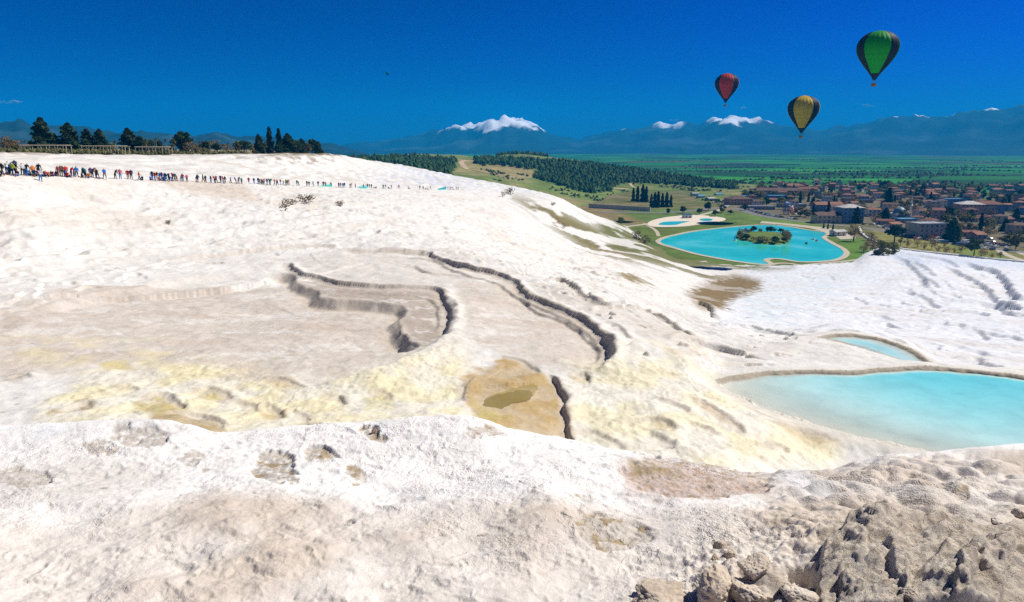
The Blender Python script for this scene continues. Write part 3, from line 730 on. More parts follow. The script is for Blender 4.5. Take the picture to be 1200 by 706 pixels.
# ------------------------------------------------------------------ travertine mesh and material
def mat_travertine():
    m, n, l, b = new_mat('travertine', 0.85, 0.15)
    tc = n.new('ShaderNodeTexCoord')
    co = tc.outputs['Object']
    a = n.new('ShaderNodeAttribute'); a.attribute_name = 'Col'
    fine = noise_tex(n, l, 9.0, 8, 0.68, co)
    c = mixc(n, l, a.outputs['Color'], ramp(n, l, fine, [(0.25, 0.80), (0.5, 0.98), (0.75, 1.06)]), 0.8, 'MULTIPLY')
    # dark specks and grit
    vo = n.new('ShaderNodeTexVoronoi'); vo.inputs['Scale'].default_value = 2.6
    l.new(co, vo.inputs['Vector'])
    sp = ramp(n, l, vo.outputs['Distance'], [(0.06, 1.0), (0.11, 0.0)])
    gm = noise_tex(n, l, 0.35, 3, 0.5, co)
    ga = n.new('ShaderNodeMath'); ga.operation = 'MULTIPLY'
    l.new(sp, ga.inputs[0]); l.new(ramp(n, l, gm, [(0.52, 0.0), (0.66, 0.75)]), ga.inputs[1])
    c = mixc(n, l, c, (0.26, 0.22, 0.18), ga.outputs[0])
    v2 = n.new('ShaderNodeTexVoronoi'); v2.inputs['Scale'].default_value = 0.9
    l.new(co, v2.inputs['Vector'])
    g2 = n.new('ShaderNodeMath'); g2.operation = 'MULTIPLY'
    l.new(ramp(n, l, v2.outputs['Distance'], [(0.07, 1.0), (0.13, 0.0)]), g2.inputs[0]); l.new(ramp(n, l, noise_tex(n, l, 0.25, 4, 0.6, co), [(0.5, 0.0), (0.62, 0.6)]), g2.inputs[1])
    c = mixc(n, l, c, (0.34, 0.29, 0.24), g2.outputs[0])
    c = mixc(n, l, c, ramp(n, l, noise_tex(n, l, 0.9, 9, 0.72, co, 0.5), [(0.28, 0.74), (0.5, 0.98), (0.7, 1.06)]), 0.8, 'MULTIPLY')
    # hairline cracks
    cr = n.new('ShaderNodeTexVoronoi'); cr.feature = 'DISTANCE_TO_EDGE'; cr.inputs['Scale'].default_value = 1.3
    wv = n.new('ShaderNodeVectorMath'); wv.operation = 'ADD'
    nc = n.new('ShaderNodeTexNoise'); nc.inputs['Scale'].default_value = 3.0; nc.inputs['Detail'].default_value = 5
    l.new(co, nc.inputs['Vector']); l.new(co, wv.inputs[0]); l.new(nc.outputs['Color'], wv.inputs[1])
    l.new(wv.outputs[0], cr.inputs['Vector'])
    ck = ramp(n, l, cr.outputs['Distance'], [(0.0, 1.0), (0.012, 0.0)])
    cm = n.new('ShaderNodeMath'); cm.operation = 'MULTIPLY'
    l.new(ck, cm.inputs[0]); l.new(ramp(n, l, noise_tex(n, l, 0.8, 3, 0.5, co), [(0.60, 0.0), (0.68, 0.5)]), cm.inputs[1])
    c = mixc(n, l, c, (0.30, 0.25, 0.20), cm.outputs[0])
    # relief: micro-terraces that follow the contours, ripples, grit, crust; rougher where bedrock is bare
    def mth(op, a, b=None, c3=None):
        q = n.new('ShaderNodeMath'); q.operation = op
        for i, v in enumerate((a, b, c3)):
            if v is None: continue
            if isinstance(v, (int, float)): q.inputs[i].default_value = v
            else: l.new(v, q.inputs[i])
        return q.outputs[0]
    sx = n.new('ShaderNodeSeparateXYZ'); l.new(co, sx.inputs[0])
    lvl = mth('ADD', mth('MULTIPLY', sx.outputs['Z'], 5.0), mth('MULTIPLY', noise_tex(n, l, 0.7, 5, 0.6, co, 0.6), 5.0))
    saw = mth('FRACT', lvl)
    tmask = ramp(n, l, noise_tex(n, l, 0.16, 3, 0.5, co), [(0.42, 0.0), (0.58, 1.0)])
    terr = mth('MULTIPLY', ramp(n, l, saw, [(0.0, 0.0), (0.82, 0.35), (0.97, 1.0), (1.0, 0.0)]), tmask)
    rk = n.new('ShaderNodeAttribute'); rk.attribute_name = 'rock'
    rip = n.new('ShaderNodeTexVoronoi'); rip.inputs['Scale'].default_value = 22.0
    l.new(wv.outputs[0], rip.inputs['Vector'])
    ripm = mth('MULTIPLY', rip.outputs['Distance'], ramp(n, l, noise_tex(n, l, 1.1, 2, 0.5, co), [(0.45, 0.0), (0.6, 0.5)]))
    hsum = mth('ADD', mth('ADD', noise_tex(n, l, 6.0, 10, 0.72, co), ripm), mth('MULTIPLY', terr, 0.4))
    bp = n.new('ShaderNodeBump'); bp.inputs['Distance'].default_value = 0.045
    l.new(ramp(n, l, noise_tex(n, l, 0.45, 4, 0.6, co), [(0.36, 0.10), (0.52, 0.40), (0.68, 0.75)]), bp.inputs['Strength'])
    l.new(hsum, bp.inputs['Height'])
    b2 = n.new('ShaderNodeBump'); b2.inputs['Strength'].default_value = 0.22; b2.inputs['Distance'].default_value = 0.4
    l.new(noise_tex(n, l, 0.8, 7, 0.66, co), b2.inputs['Height'])
    l.new(b2.outputs[0], bp.inputs['Normal'])
    crk = n.new('ShaderNodeTexVoronoi'); crk.feature = 'DISTANCE_TO_EDGE'; crk.inputs['Scale'].default_value = 4.0
    l.new(wv.outputs[0], crk.inputs['Vector'])
    rh = mth('ADD', noise_tex(n, l, 9.0, 12, 0.8, co, 0.4), mth('MULTIPLY', ramp(n, l, crk.outputs['Distance'], [(0.0, 0.0), (0.03, 1.0)]), 0.22))
    b3 = n.new('ShaderNodeBump'); b3.inputs['Distance'].default_value = 0.03
    l.new(mth('MULTIPLY', rk.outputs['Fac'], 0.9), b3.inputs['Strength'])
    l.new(rh, b3.inputs['Height']); l.new(bp.outputs[0], b3.inputs['Normal'])
    l.new(b3.outputs[0], b.inputs['Normal'])
    # lichen-stained step edges and bedrock mottling
    ed = mth('MULTIPLY', ramp(n, l, saw, [(0.0, 0.5), (0.05, 0.0), (0.86, 0.0), (0.97, 0.6)]), tmask)
    mot = ramp(n, l, noise_tex(n, l, 16.0, 8, 0.75, co), [(0.3, 0.72), (0.5, 0.98), (0.7, 1.12)])
    c = mixc(n, l, c, mixc(n, l, c, mot, 1.0, 'MULTIPLY'), rk.outputs['Fac'])
    l.new(c, b.inputs['Base Color'])
    return m
M_TRAV = mat_travertine()
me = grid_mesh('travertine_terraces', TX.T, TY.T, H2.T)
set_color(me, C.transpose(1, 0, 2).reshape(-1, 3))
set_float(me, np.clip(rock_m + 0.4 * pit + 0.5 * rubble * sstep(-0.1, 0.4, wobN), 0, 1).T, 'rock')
link('travertine_terraces', me, M_TRAV, label='white travertine hillside of stepped limestone basins and flowstone slopes', cat='terrain', kind='structure')

# water of the thermal pools
def mat_pool():
    m, n, l, b = new_mat('pool_water', 0.08, 0.5)
    tc = n.new('ShaderNodeTexCoord')
    a = n.new('ShaderNodeAttribute'); a.attribute_name = 'depth'
    col = ramp(n, l, a.outputs['Fac'], [(0.0, (0.72, 0.77, 0.68)), (0.3, (0.56, 0.74, 0.70)), (0.65, (0.36, 0.69, 0.69)), (1.0, (0.16, 0.60, 0.64))])
    b.inputs['IOR'].default_value = 1.33
    st = noise_tex(n, l, 0.5, 5, 0.6, tc.outputs['Object'])
    col = mixc(n, l, col, ramp(n, l, st, [(0.35, 0.82), (0.6, 1.05)]), 0.6, 'MULTIPLY')
    l.new(col, b.inputs['Base Color'])
    al = ramp(n, l, a.outputs['Fac'], [(0.0, 0.12), (0.12, 0.5), (0.45, 0.94), (0.8, 1.0)])
    l.new(al, b.inputs['Alpha'])
    bp = n.new('ShaderNodeBump'); bp.inputs['Strength'].default_value = 0.4; bp.inputs['Distance'].default_value = 0.04
    l.new(noise_tex(n, l, 2.2, 5, 0.6, tc.outputs['Object']), bp.inputs['Height'])
    l.new(bp.outputs[0], b.inputs['Normal'])
    return m
M_POOL = mat_pool()

def water_sheet(name, poly, z, cell, grow, dscale, label, mat=None, terr=True):
    poly = np.asarray(poly)
    x0, y0 = poly.min(0) - cell * 2
    x1, y1 = poly.max(0) + cell * 2
    gx, gy = np.arange(x0, x1, cell), np.arange(y0, y1, cell)
    X, Y = np.meshgrid(gx, gy, indexing='ij')
    s = poly_sdf(X, Y, poly)
    a = np.arange(X.size).reshape(X.shape)
    q = np.stack([a[:-1, :-1], a[1:, :-1], a[1:, 1:], a[:-1, 1:]], -1).reshape(-1, 4)
    keep = (s.ravel()[q] > -grow).all(1)
    q = q[keep]
    used = np.unique(q)
    remap = np.full(X.size, -1); remap[used] = np.arange(len(used))
    V_ = np.stack([X.ravel()[used], Y.ravel()[used], np.full(len(used), z)], -1)
    me = raw_mesh(name, V_, remap[q], True)
    if terr:
        dep = np.array([z - sample(H2, v[0], v[1]) for v in V_])
    else:
        dep = s.ravel()[used]
    set_float(me, np.clip(dep / dscale, 0, 1), 'depth')
    return link(name, me, mat or M_POOL, label=label, cat='water', kind='structure')
water_sheet('terrace_pool', W1poly, W1, 0.3, 0.25, 1.45, 'wide milky turquoise thermal pool behind a scalloped stone rim')
water_sheet('terrace_pool', W2poly, W2, 0.25, 0.25, 0.6, 'narrow pale blue pool on the ledge just below the wide turquoise pool')
# the olive puddle in the ochre basin
pz = cast(600, 470, 15, H2)
pud = np.array([cast(x, y, 15, H2)[:2] for x, y in [(566, 476), (572, 468), (588, 462), (608, 458), (626, 458), (630, 464), (618, 471), (600, 474), (584, 481), (572, 482)]])
M_PUD, n_, l_, b_ = new_mat('puddle_water', 0.1, 0.5)
b_.inputs['Base Color'].default_value = (0.33, 0.25, 0.04, 1)
b_.inputs['Alpha'].default_value = 0.6
pc = catmull(np.vstack([pud, pud[:3]]), 5)[5:5 + len(pud) * 5]
bm = bmesh.new(); bm.faces.new([bm.verts.new((q[0] + 0.06 * math.sin(i * 2.3), q[1] + 0.06 * math.cos(i * 1.7), pz[2] + 0.07)) for i, q in enumerate(pc)])
me = bpy.data.meshes.new('puddle'); bm.to_mesh(me); bm.free()
link('puddle', me, M_PUD, label='shallow olive puddle in the ochre floored basin', cat='water', kind='structure')

# ------------------------------------------------------------------ valley floor, hills, mountains
def mat_plain():
    m, n, l, b = new_mat('valley_ground', 0.95, 0.05)
    tc = n.new('ShaderNodeTexCoord')
    co = tc.outputs['Object']
    mp = n.new('ShaderNodeMapping'); mp.inputs['Rotation'].default_value = (0, 0, 0.35); mp.inputs['Scale'].default_value = (1 / 330, 1 / 210, 0)
    l.new(co, mp.inputs['Vector'])
    vo = n.new('ShaderNodeTexVoronoi'); vo.inputs['Scale'].default_value = 1.0; vo.distance = 'CHEBYCHEV'; vo.inputs['Randomness'].default_value = 0.8
    l.new(mp.outputs[0], vo.inputs['Vector'])
    sep = n.new('ShaderNodeSeparateColor'); l.new(vo.outputs['Color'], sep.inputs[0])
    fields = ramp(n, l, sep.outputs[0], [(0.0, (0.012, 0.05, 0.015)), (0.25, (0.025, 0.19, 0.03)), (0.45, (0.02, 0.12, 0.025)), (0.6, (0.045, 0.26, 0.035)), (0.78, (0.012, 0.06, 0.018)), (0.88, (0.10, 0.055, 0.035)), (0.93, (0.03, 0.20, 0.035))])
    mp2 = n.new('ShaderNodeMapping'); mp2.inputs['Rotation'].default_value = (0, 0, 0.35); mp2.inputs['Scale'].default_value = (1 / 60, 1 / 420, 0)
    l.new(co, mp2.inputs['Vector'])
    rows = noise_tex(n, l, 1.0, 3, 0.6, mp2.outputs[0])
    mp3 = n.new('ShaderNodeMapping'); mp3.inputs['Scale'].default_value = (1 / 500, 1 / 140, 0)
    l.new(co, mp3.inputs['Vector'])
    trees = noise_tex(n, l, 1.0, 6, 0.65, mp3.outputs[0])
    c = mixc(n, l, fields, ramp(n, l, rows, [(0.3, 0.7), (0.7, 1.15)]), 0.6, 'MULTIPLY')
    c = mixc(n, l, c, (0.012, 0.028, 0.012), ramp(n, l, trees, [(0.52, 0.0), (0.60, 0.85)]))
    # close to town: grass, dry verges, bare earth
    a = n.new('ShaderNodeAttribute'); a.attribute_name = 'Col'
    near = mixc(n, l, a.outputs['Color'], ramp(n, l, noise_tex(n, l, 0.06, 6, 0.65, co), [(0.3, 0.6), (0.7, 1.35)]), 0.9, 'MULTIPLY')
    c = mixc(n, l, c, near, a.outputs['Alpha'])
    l.new(c, b.inputs['Base Color'])
    return m
M_PLAIN = mat_plain()
PA = np.radians(np.concatenate([np.linspace(-80, -40, 20, endpoint=False), np.linspace(-40, 0, 90, endpoint=False), np.linspace(0, 40, 330), np.linspace(40, 80, 21)[1:]]))
PR = np.concatenate([np.geomspace(60, 300, 12, endpoint=False), np.geomspace(300, 1500, 260, endpoint=False), np.geomspace(1500, 30000, 90)])
A2, R2 = np.meshgrid(PA, PR, indexing='ij')
PX, PY = R2 * np.sin(A2), R2 * np.cos(A2)
def plain_z(r): return -10.0 * sstep(1100, 3000, r)
PZ = plain_z(R2) - 12 * (1 - sstep(110, 280, R2))
me = grid_mesh('valley_plain', PX.T, PY.T, PZ.T)
PU, PV = project(PX, PY, np.zeros_like(PX))
gcol = np.ones(PX.shape + (3,)) * np.array([0.13, 0.135, 0.045])
gn = fbm(PX / 45, PY / 45, 4, 5)
gcol = lay(gcol, (0.21, 0.165, 0.09), sstep(0.0, 0.5, gn))
def pzone(poly, soft=3.0):
    s = np.full(PU.shape, -99.0)
    m = (PV > 170) & (PV < 420)
    s[m] = poly_sdf(PU[m] + 3 * gn[m], PV[m] + 1.0 * gn[m], poly)
    return sstep(-soft, soft, s)
for poly, c, k in (([(715, 250), (770, 244), (860, 248), (960, 262), (1010, 280), (1035, 310), (900, 318), (760, 300)], (0.105, 0.165, 0.035), 0.9),
                   ([(870, 250), (900, 252), (960, 262), (940, 266), (890, 258)], (0.13, 0.21, 0.035), 0.9),
                   ([(730, 268), (770, 262), (850, 265), (800, 272), (765, 280)], (0.115, 0.15, 0.03), 0.8),
                   ([(985, 283), (1010, 280), (1025, 300), (1020, 310), (990, 308)], (0.10, 0.19, 0.03), 0.9),
                   ([(1020, 268), (1060, 276), (1140, 290), (1200, 300), (1300, 312), (1250, 320), (1090, 300), (1035, 285)], (0.215, 0.205, 0.065), 0.95),
                   ([(1110, 288), (1170, 297), (1190, 306), (1130, 300)], (0.15, 0.205, 0.04), 0.7),
                   ([(880, 250), (860, 235), (920, 222), (1000, 218), (1400, 225), (1400, 300), (1150, 290), (1050, 272), (1000, 262), (940, 258)], (0.145, 0.12, 0.085), 0.75),
                   ([(640, 236), (700, 240), (760, 262), (720, 270), (680, 255)], (0.23, 0.175, 0.08), 0.9)):
    gcol = lay(gcol, c, k * pzone(poly))
cc = np.ones(PX.shape + (4,))
cc[..., :3] = gcol
cc[..., 3] = 1 - sstep(850, 1250, R2)
at_ = me.attributes.new('Col', 'FLOAT_COLOR', 'POINT')
at_.data.foreach_set('color', cc.transpose(1, 0, 2).astype(np.float32).ravel())
link('valley_plain', me, M_PLAIN, label='green farmed valley floor stretching to the mountains', cat='ground', kind='structure')

# pine-covered hill behind the travertine
HILL = [
    [(300, 195, 560), (400, 197, 600), (530, 210, 640), (600, 226, 680), (680, 240, 720), (760, 243, 740), (860, 228, 850), (900, 222, 960), (980, 220, 1000)],
    [(300, 190, 700), (400, 192, 720), (530, 205, 760), (600, 217, 800), (680, 226, 850), (760, 232, 880), (860, 222, 960), (900, 219, 1060), (980, 218.5, 1060)],
    [(300, 188, 900), (400, 189, 900), (530, 198, 920), (600, 204, 960), (680, 211, 1000), (760, 218, 1030), (860, 217, 1080), (900, 217, 1120), (980, 216, 1140)],
    [(300, 186, 1150), (400, 185, 1150), (490, 183, 1150), (560, 187, 1180), (620, 186, 1220), (680, 194, 1230), (760, 203, 1230), (860, 214, 1220), (900, 215, 1220), (980, 214.5, 1240)],
    [(300, 183, 1450), (400, 185.5, 1450), (450, 182.5, 1450), (490, 181, 1450), (560, 184, 1480), (610, 181, 1500), (650, 185, 1500), (690, 190.5, 1480), (750, 199, 1450), (810, 207.5, 1420), (870, 213.5, 1400), (980, 212.5, 1400)],
]
hc = []
for k in HILL:
    p = np.array([at(*q) for q in k])
    hc.append((np.arctan2(p[:, 0], p[:, 1]), np.hypot(p[:, 0], p[:, 1]), p[:, 2]))
HA = np.linspace(math.radians(-21), math.radians(25), 260)
HRR = np.geomspace(560, 2300, 170)
hr_ = np.stack([pchip(a, r, HA) for a, r, z in hc], 1)
hz_ = np.stack([pchip(a, z, HA) for a, r, z in hc], 1)
HZ = np.zeros((len(HA), len(HRR)))
for i in range(len(HA)):
    kr = np.concatenate([[hr_[i, 0] * 0.85], hr_[i], [hr_[i, -1] * 1.35, hr_[i, -1] * 1.6]])
    kz = np.concatenate([[-3.0], hz_[i], [-14, -30]])
    HZ[i] = np.where(HRR < kr[0], -3.0 - (kr[0] - HRR) * 0.05, pchip(kr, kz, HRR))
for _ in range(8):
    HZ[1:-1] = 0.25 * HZ[:-2] + 0.5 * HZ[1:-1] + 0.25 * HZ[2:]
HAA, HR2 = np.meshgrid(HA, HRR, indexing='ij')
HX, HY = HR2 * np.sin(HAA), HR2 * np.cos(HAA)
HZ += 2.0 * fbm(HX / 90, HY / 90, 4, 6) * sstep(2, 12, HZ)
HU, HV = project(HX, HY, HZ)
def hill_z(x, y):
    i = float(np.interp(math.atan2(x, y), HA, np.arange(len(HA))))
    j = float(np.interp(math.hypot(x, y), HRR, np.arange(len(HRR))))
    i0, j0 = min(int(i), len(HA) - 2), min(int(j), len(HRR) - 2)
    fi, fj = i - i0, j - j0
    return (1 - fi) * ((1 - fj) * HZ[i0, j0] + fj * HZ[i0, j0 + 1]) + fi * ((1 - fj) * HZ[i0 + 1, j0] + fj * HZ[i0 + 1, j0 + 1])
def hill_cast(px, py):
    d = ray(px, py)
    hrz = math.hypot(d[0], 1.0)
    for r in np.geomspace(570, 2200, 500):
        x, y = r * d[0] / hrz, r / hrz
        z = CAMZ + d[2] * r / hrz
        if z <= max(hill_z(x, y), 0): return (x, y, z)
    return None
hcol = np.ones(HX.shape + (3,)) * np.array([0.15, 0.185, 0.055])
hn = fbm(HX / 60, HY / 60, 4, 15)
hcol = lay(hcol, (0.25, 0.215, 0.10), sstep(-0.1, 0.5, hn))
hcol = lay(hcol, (0.10, 0.15, 0.035), sstep(0.1, 0.6, -hn) * 0.8)
def hzone(poly, soft=3.0): return sstep(-soft, soft, poly_sdf(HU + 3 * hn, HV + hn, poly))
hcol = lay(hcol, (0.29, 0.235, 0.105), 0.85 * hzone([(540, 190), (560, 188), (620, 193), (627, 207), (600, 208), (560, 202), (535, 200)]))
hcol = lay(hcol, (0.145, 0.20, 0.05), 0.85 * hzone([(600, 212), (700, 222), (760, 226), (830, 217), (850, 235), (760, 238), (680, 235), (620, 222)]))
me = grid_mesh('pine_hill', HX.T, HY.T, HZ.T)
set_color(me, hcol.transpose(1, 0, 2).reshape(-1, 3))
M_HILL, n_, l_, b_ = new_mat('hill_ground', 0.95, 0.05)
a_ = n_.new('ShaderNodeAttribute'); a_.attribute_name = 'Col'
tc_ = n_.new('ShaderNodeTexCoord')
l_.new(mixc(n_, l_, a_.outputs['Color'], ramp(n_, l_, noise_tex(n_, l_, 0.05, 7, 0.7, tc_.outputs['Object']), [(0.3, 0.55), (0.7, 1.4)]), 0.9, 'MULTIPLY'), b_.inputs['Base Color'])
link('pine_hill', me, M_HILL, label='low green hill with dirt tracks behind the white slope', cat='hill', kind='structure')

# mountain ranges
M_MOUNT, n_, l_, b_ = new_mat('mountain_rock', 0.95, 0.05)
a_ = n_.new('ShaderNodeAttribute'); a_.attribute_name = 'Col'
l_.new(a_.outputs['Color'], b_.inputs['Base Color'])
def mountain(name, prof, r0, r1, depth, seed, rough, snow, label, az=(-60, 60)):
    xs = np.array([p[0] for p in prof], float); ys = np.array([p[1] for p in prof], float)
    a = np.radians(np.linspace(az[0], az[1], 520))
    pa = np.arctan((xs - 600) / FPX / 1.02)
    py = np.interp(a, pa, ys)
    fwd = r0 * np.cos(a)
    ridge = CAMZ + np.array([ray(600, yy)[2] for yy in py]) * fwd
    t = np.linspace(0, 1, 70)
    rr = r1 + (r0 + depth - r1) * t
    A, R = np.meshgrid(a, rr, indexing='ij')
    X, Y = R * np.sin(A), R * np.cos(A)
    w = np.where(R < r0, sstep(r1, r0, R) ** 0.9, 1 - 0.7 * sstep(r0, r0 + depth, R))
    S = r0 / 13000.0
    nz = ridged(X / (1500 * S), Y / (1500 * S), 5, seed) * rough
    Zm = -14 + (ridge[:, None] + 14) * w + nz * (ridge[:, None] + 14) * 0.36 * w
    prof_err = nz[:, np.argmin(np.abs(rr - r0))] * (ridge + 14) * 0.30
    Zm = Zm - prof_err[:, None] * w
    me = grid_mesh(name, X.T, Y.T, Zm.T)
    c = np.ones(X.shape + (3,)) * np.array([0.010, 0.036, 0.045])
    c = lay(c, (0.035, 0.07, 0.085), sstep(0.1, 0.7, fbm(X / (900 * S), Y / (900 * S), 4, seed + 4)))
    if snow is not None:
        sx = np.interp(a, np.arctan((np.array([q[0] for q in snow], float) - 600) / FPX / 1.02), [q[1] for q in snow])
        sline = CAMZ + np.array([ray(600, yy)[2] for yy in sx]) * fwd
        sn = fbm(X / (420 * S), Y / (900 * S), 5, seed + 9)
        c = lay(c, (0.84, 0.85, 0.88), sstep(-6, 14, Zm - sline[:, None] - 14 + 100 * sn))
    set_color(me, c.transpose(1, 0, 2).reshape(-1, 3))
    link(name, me, M_MOUNT, label=label, cat='mountain', kind='structure')
mountain('snowy_range', [(-400, 168), (300, 172), (400, 172), (440, 168), (470, 163), (500, 158), (530, 154), (545, 150), (575, 146), (610, 148), (630, 152), (650, 161), (680, 165), (700, 160), (725, 156), (760, 155), (785, 157), (810, 151), (850, 147),
                         (880, 149), (900, 152), (925, 155), (950, 157), (980, 153), (1010, 148), (1040, 143), (1080, 140), (1110, 139), (1140, 137), (1170, 132), (1200, 127), (1260, 122), (1400, 125)], 10000, 6500, 2500, 5, 1.0, [(400, 150), (500, 150), (530, 153.5), (620, 154), (640, 150), (700, 150), (740, 148), (770, 150), (820, 145.5), (850, 146.5), (880, 148), (920, 142), (1000, 136), (1080, 132), (1150, 127), (1200, 118), (1400, 105)], 'hazy blue mountain range with snow on its highest peaks')
mountain('foothills', [(-400, 146), (-100, 148), (0, 149), (60, 151), (110, 154), (140, 158), (200, 161), (280, 163), (340, 164), (390, 170), (430, 180), (470, 200), (600, 205), (1400, 205)], 4200, 2700, 1500, 12, 0.7, None, 'dark blue wooded ridge behind the plateau trees')
# ------------------------------------------------------------------ vegetation
def mat_leaf(name, rgb, var=0.5):
    m, n, l, b = new_mat(name, 0.75, 0.15)
    a = n.new('ShaderNodeAttribute'); a.attribute_name = 'Col'
    oi = n.new('ShaderNodeObjectInfo')
    c = mixc(n, l, rgb, a.outputs['Color'], 1.0, 'MULTIPLY')
    c = mixc(n, l, c, ramp(n, l, oi.outputs['Random'], [(0.0, (0.75, 0.8, 0.75)), (0.5, (1.0, 1.0, 0.95)), (1.0, (1.25, 1.15, 1.0))]), 1.0, 'MULTIPLY')
    l.new(c, b.inputs['Base Color'])
    tr, mx = n.new('ShaderNodeBsdfTranslucent'), n.new('ShaderNodeMixShader')
    l.new(c, tr.inputs['Color'])
    mx.inputs[0].default_value = 0.35
    l.new(b.outputs[0], mx.inputs[1]); l.new(tr.outputs[0], mx.inputs[2])
    l.new(mx.outputs[0], n['Material Output'].inputs['Surface'])
    return m
M_BARK = simple_mat('bark', (0.10, 0.075, 0.05), 0.95, 0.05, 0.35, 8.0, 0.4, 30)
M_PALEBARK = simple_mat('pale_bark', (0.20, 0.16, 0.12), 0.95, 0.05, 0.3, 8.0, 0.4, 30)
L_PINE = mat_leaf('pine_needles', (0.036, 0.062, 0.024))
L_CYP = mat_leaf('cypress_needles', (0.018, 0.036, 0.018))
L_DARK = mat_leaf('dark_leaves', (0.036, 0.066, 0.026))
L_OLIVE = mat_leaf('olive_leaves', (0.17, 0.165, 0.06))
L_SPRING = mat_leaf('spring_leaves', (0.18, 0.20, 0.055))
L_BROWN = mat_leaf('budding_twigs', (0.22, 0.155, 0.085))
L_PALM = mat_leaf('palm_fronds', (0.13, 0.125, 0.045))
L_DRY = mat_leaf('dry_twigs', (0.17, 0.12, 0.065))

def tube(p0, p1, r0, r1, k=6):
    p0, p1 = np.array(p0, float), np.array(p1, float)
    d = p1 - p0
    d /= np.linalg.norm(d) + 1e-9
    a = np.cross(d, [0.31, 0.9, 0.2]); a /= np.linalg.norm(a)
    b = np.cross(d, a)
    t = np.linspace(0, 2 * np.pi, k, endpoint=False)
    ring = np.cos(t)[:, None] * a + np.sin(t)[:, None] * b
    V_ = np.vstack([p0 + ring * r0, p1 + ring * r1])
    F_ = [(i, (i + 1) % k, k + (i + 1) % k, k + i) for i in range(k)]
    return V_, F_
def join(parts):
    Vs, Fs, o = [], [], 0
    for v, f in parts:
        Vs.append(v); Fs += [tuple(i + o for i in q) for q in f]; o += len(v)
    return np.vstack(Vs), Fs
def leaf_clumps(P, N, size, rs, flat=0.0):
    """small leaf-sprays (bent quads) at points P, outward-leaning by N"""
    n = len(P)
    t = rs.normal(size=(n, 3)); t /= np.linalg.norm(t, axis=1)[:, None]
    nn = N + rs.normal(size=(n, 3)) * 0.7
    nn /= np.linalg.norm(nn, axis=1)[:, None] + 1e-9
    a = np.cross(nn, t); a /= np.linalg.norm(a, axis=1)[:, None] + 1e-9
    b = np.cross(nn, a)
    s = size * rs.uniform(0.6, 1.4, (n, 1))
    v = np.stack([P - a * s * 0.5 - b * s * 0.35, P + a * s * 0.5 - b * s * 0.25 + nn * s * 0.2, P + a * s * 0.35 + b * s * 0.5, P - a * s * 0.4 + b * s * 0.4 - nn * s * 0.2], 1).reshape(-1, 3)
    f = np.arange(n * 4).reshape(n, 4)
    return v, f
def crown_mesh(name, shape, n, size, seed):
    """unit-height crown; shape(rs) returns points and outward normals"""
    rs = np.random.RandomState(seed)
    P, N, tone = shape(rs, n)
    v, f = leaf_clumps(P, N, size, rs)
    me = raw_mesh(name, v, f)
    c = np.repeat(tone[:, None] * rs.uniform(0.65, 1.35, (n, 1)), 4, 0) * np.ones((1, 3))
    c = c * np.array([1.0, 1.0, 0.9])
    set_color(me, c)
    return me
def lobes_shape(lobes):
    def f(rs, n):
        L = np.array(lobes)          # x,y,z,rx,rz
        w = L[:, 3] ** 2; w /= w.sum()
        k = rs.choice(len(L), n, p=w)
        d = rs.normal(size=(n, 3)); d /= np.linalg.norm(d, axis=1)[:, None]
        r = rs.uniform(0.25, 1.0, (n, 1)) ** 0.45
        q = d * r
        P = L[k, :3] + q * np.stack([L[k, 3], L[k, 3], L[k, 4]], 1)
        return P, d + np.array([0, 0, 0.3]), np.ones(n) * rs.uniform(0.8, 1.2, len(L))[k]
    return f
def cone_shape(r, z0, bulge=0.7, tiers=9):
    def f(rs, n):
        t = rs.uniform(0, 1, n) ** 1.25
        z = z0 + (1 - z0) * t
        wob = 0.8 + 0.2 * np.sin(t * tiers * 6.28 + rs.uniform(0, 1))
        ang = rs.uniform(0, 6.283, n)
        lob = 0.8 + 0.28 * np.sin(ang * 3 + t * 9) + 0.12 * np.sin(ang * 7 - t * 15)
        rad = r * (1 - t) ** bulge * wob * lob * rs.uniform(0.2, 1, n) ** 0.4
        P = np.stack([rad * np.cos(ang), rad * np.sin(ang), z], 1)
        return P, np.stack([np.cos(ang), np.sin(ang), 0.5 + 0 * ang], 1), np.ones(n)
    return f
def rlobes(rs, n, rx, z0, z1, lr):
    out = []
    for i in range(n):
        a = rs.uniform(0, 6.28); q = rs.uniform(0, 1)
        z = z0 + (z1 - z0) * rs.uniform(0, 1)
        prof = math.sin(math.pi * min(1, max(0.05, (z - z0) / (z1 - z0) * 0.85 + 0.12)))
        d = rx * prof * math.sqrt(q)
        out.append((d * math.cos(a), d * math.sin(a), z, lr * rs.uniform(0.7, 1.3), lr * rs.uniform(0.6, 1.0)))
    return out
def trunk_mesh(name, h, r, limbs, seed, spread=0.25):
    rs = np.random.RandomState(seed)
    parts = [tube((0, 0, -0.03), (0.01, 0.01, h * 0.5), r, r * 0.75), tube((0.01, 0.01, h * 0.5), (0.02, -0.01, h), r * 0.75, r * 0.3)]
    for i in range(limbs):
        a = rs.uniform(0, 6.28); z = h * rs.uniform(0.45, 0.95)
        e = (spread * math.cos(a) * rs.uniform(0.6, 1), spread * math.sin(a) * rs.uniform(0.6, 1), z + rs.uniform(0.1, 0.28))
        parts.append(tube((0.01, 0.0, z), e, r * 0.4, r * 0.12, 5))
    v, f = join(parts)
    return raw_mesh(name, v, f, True)

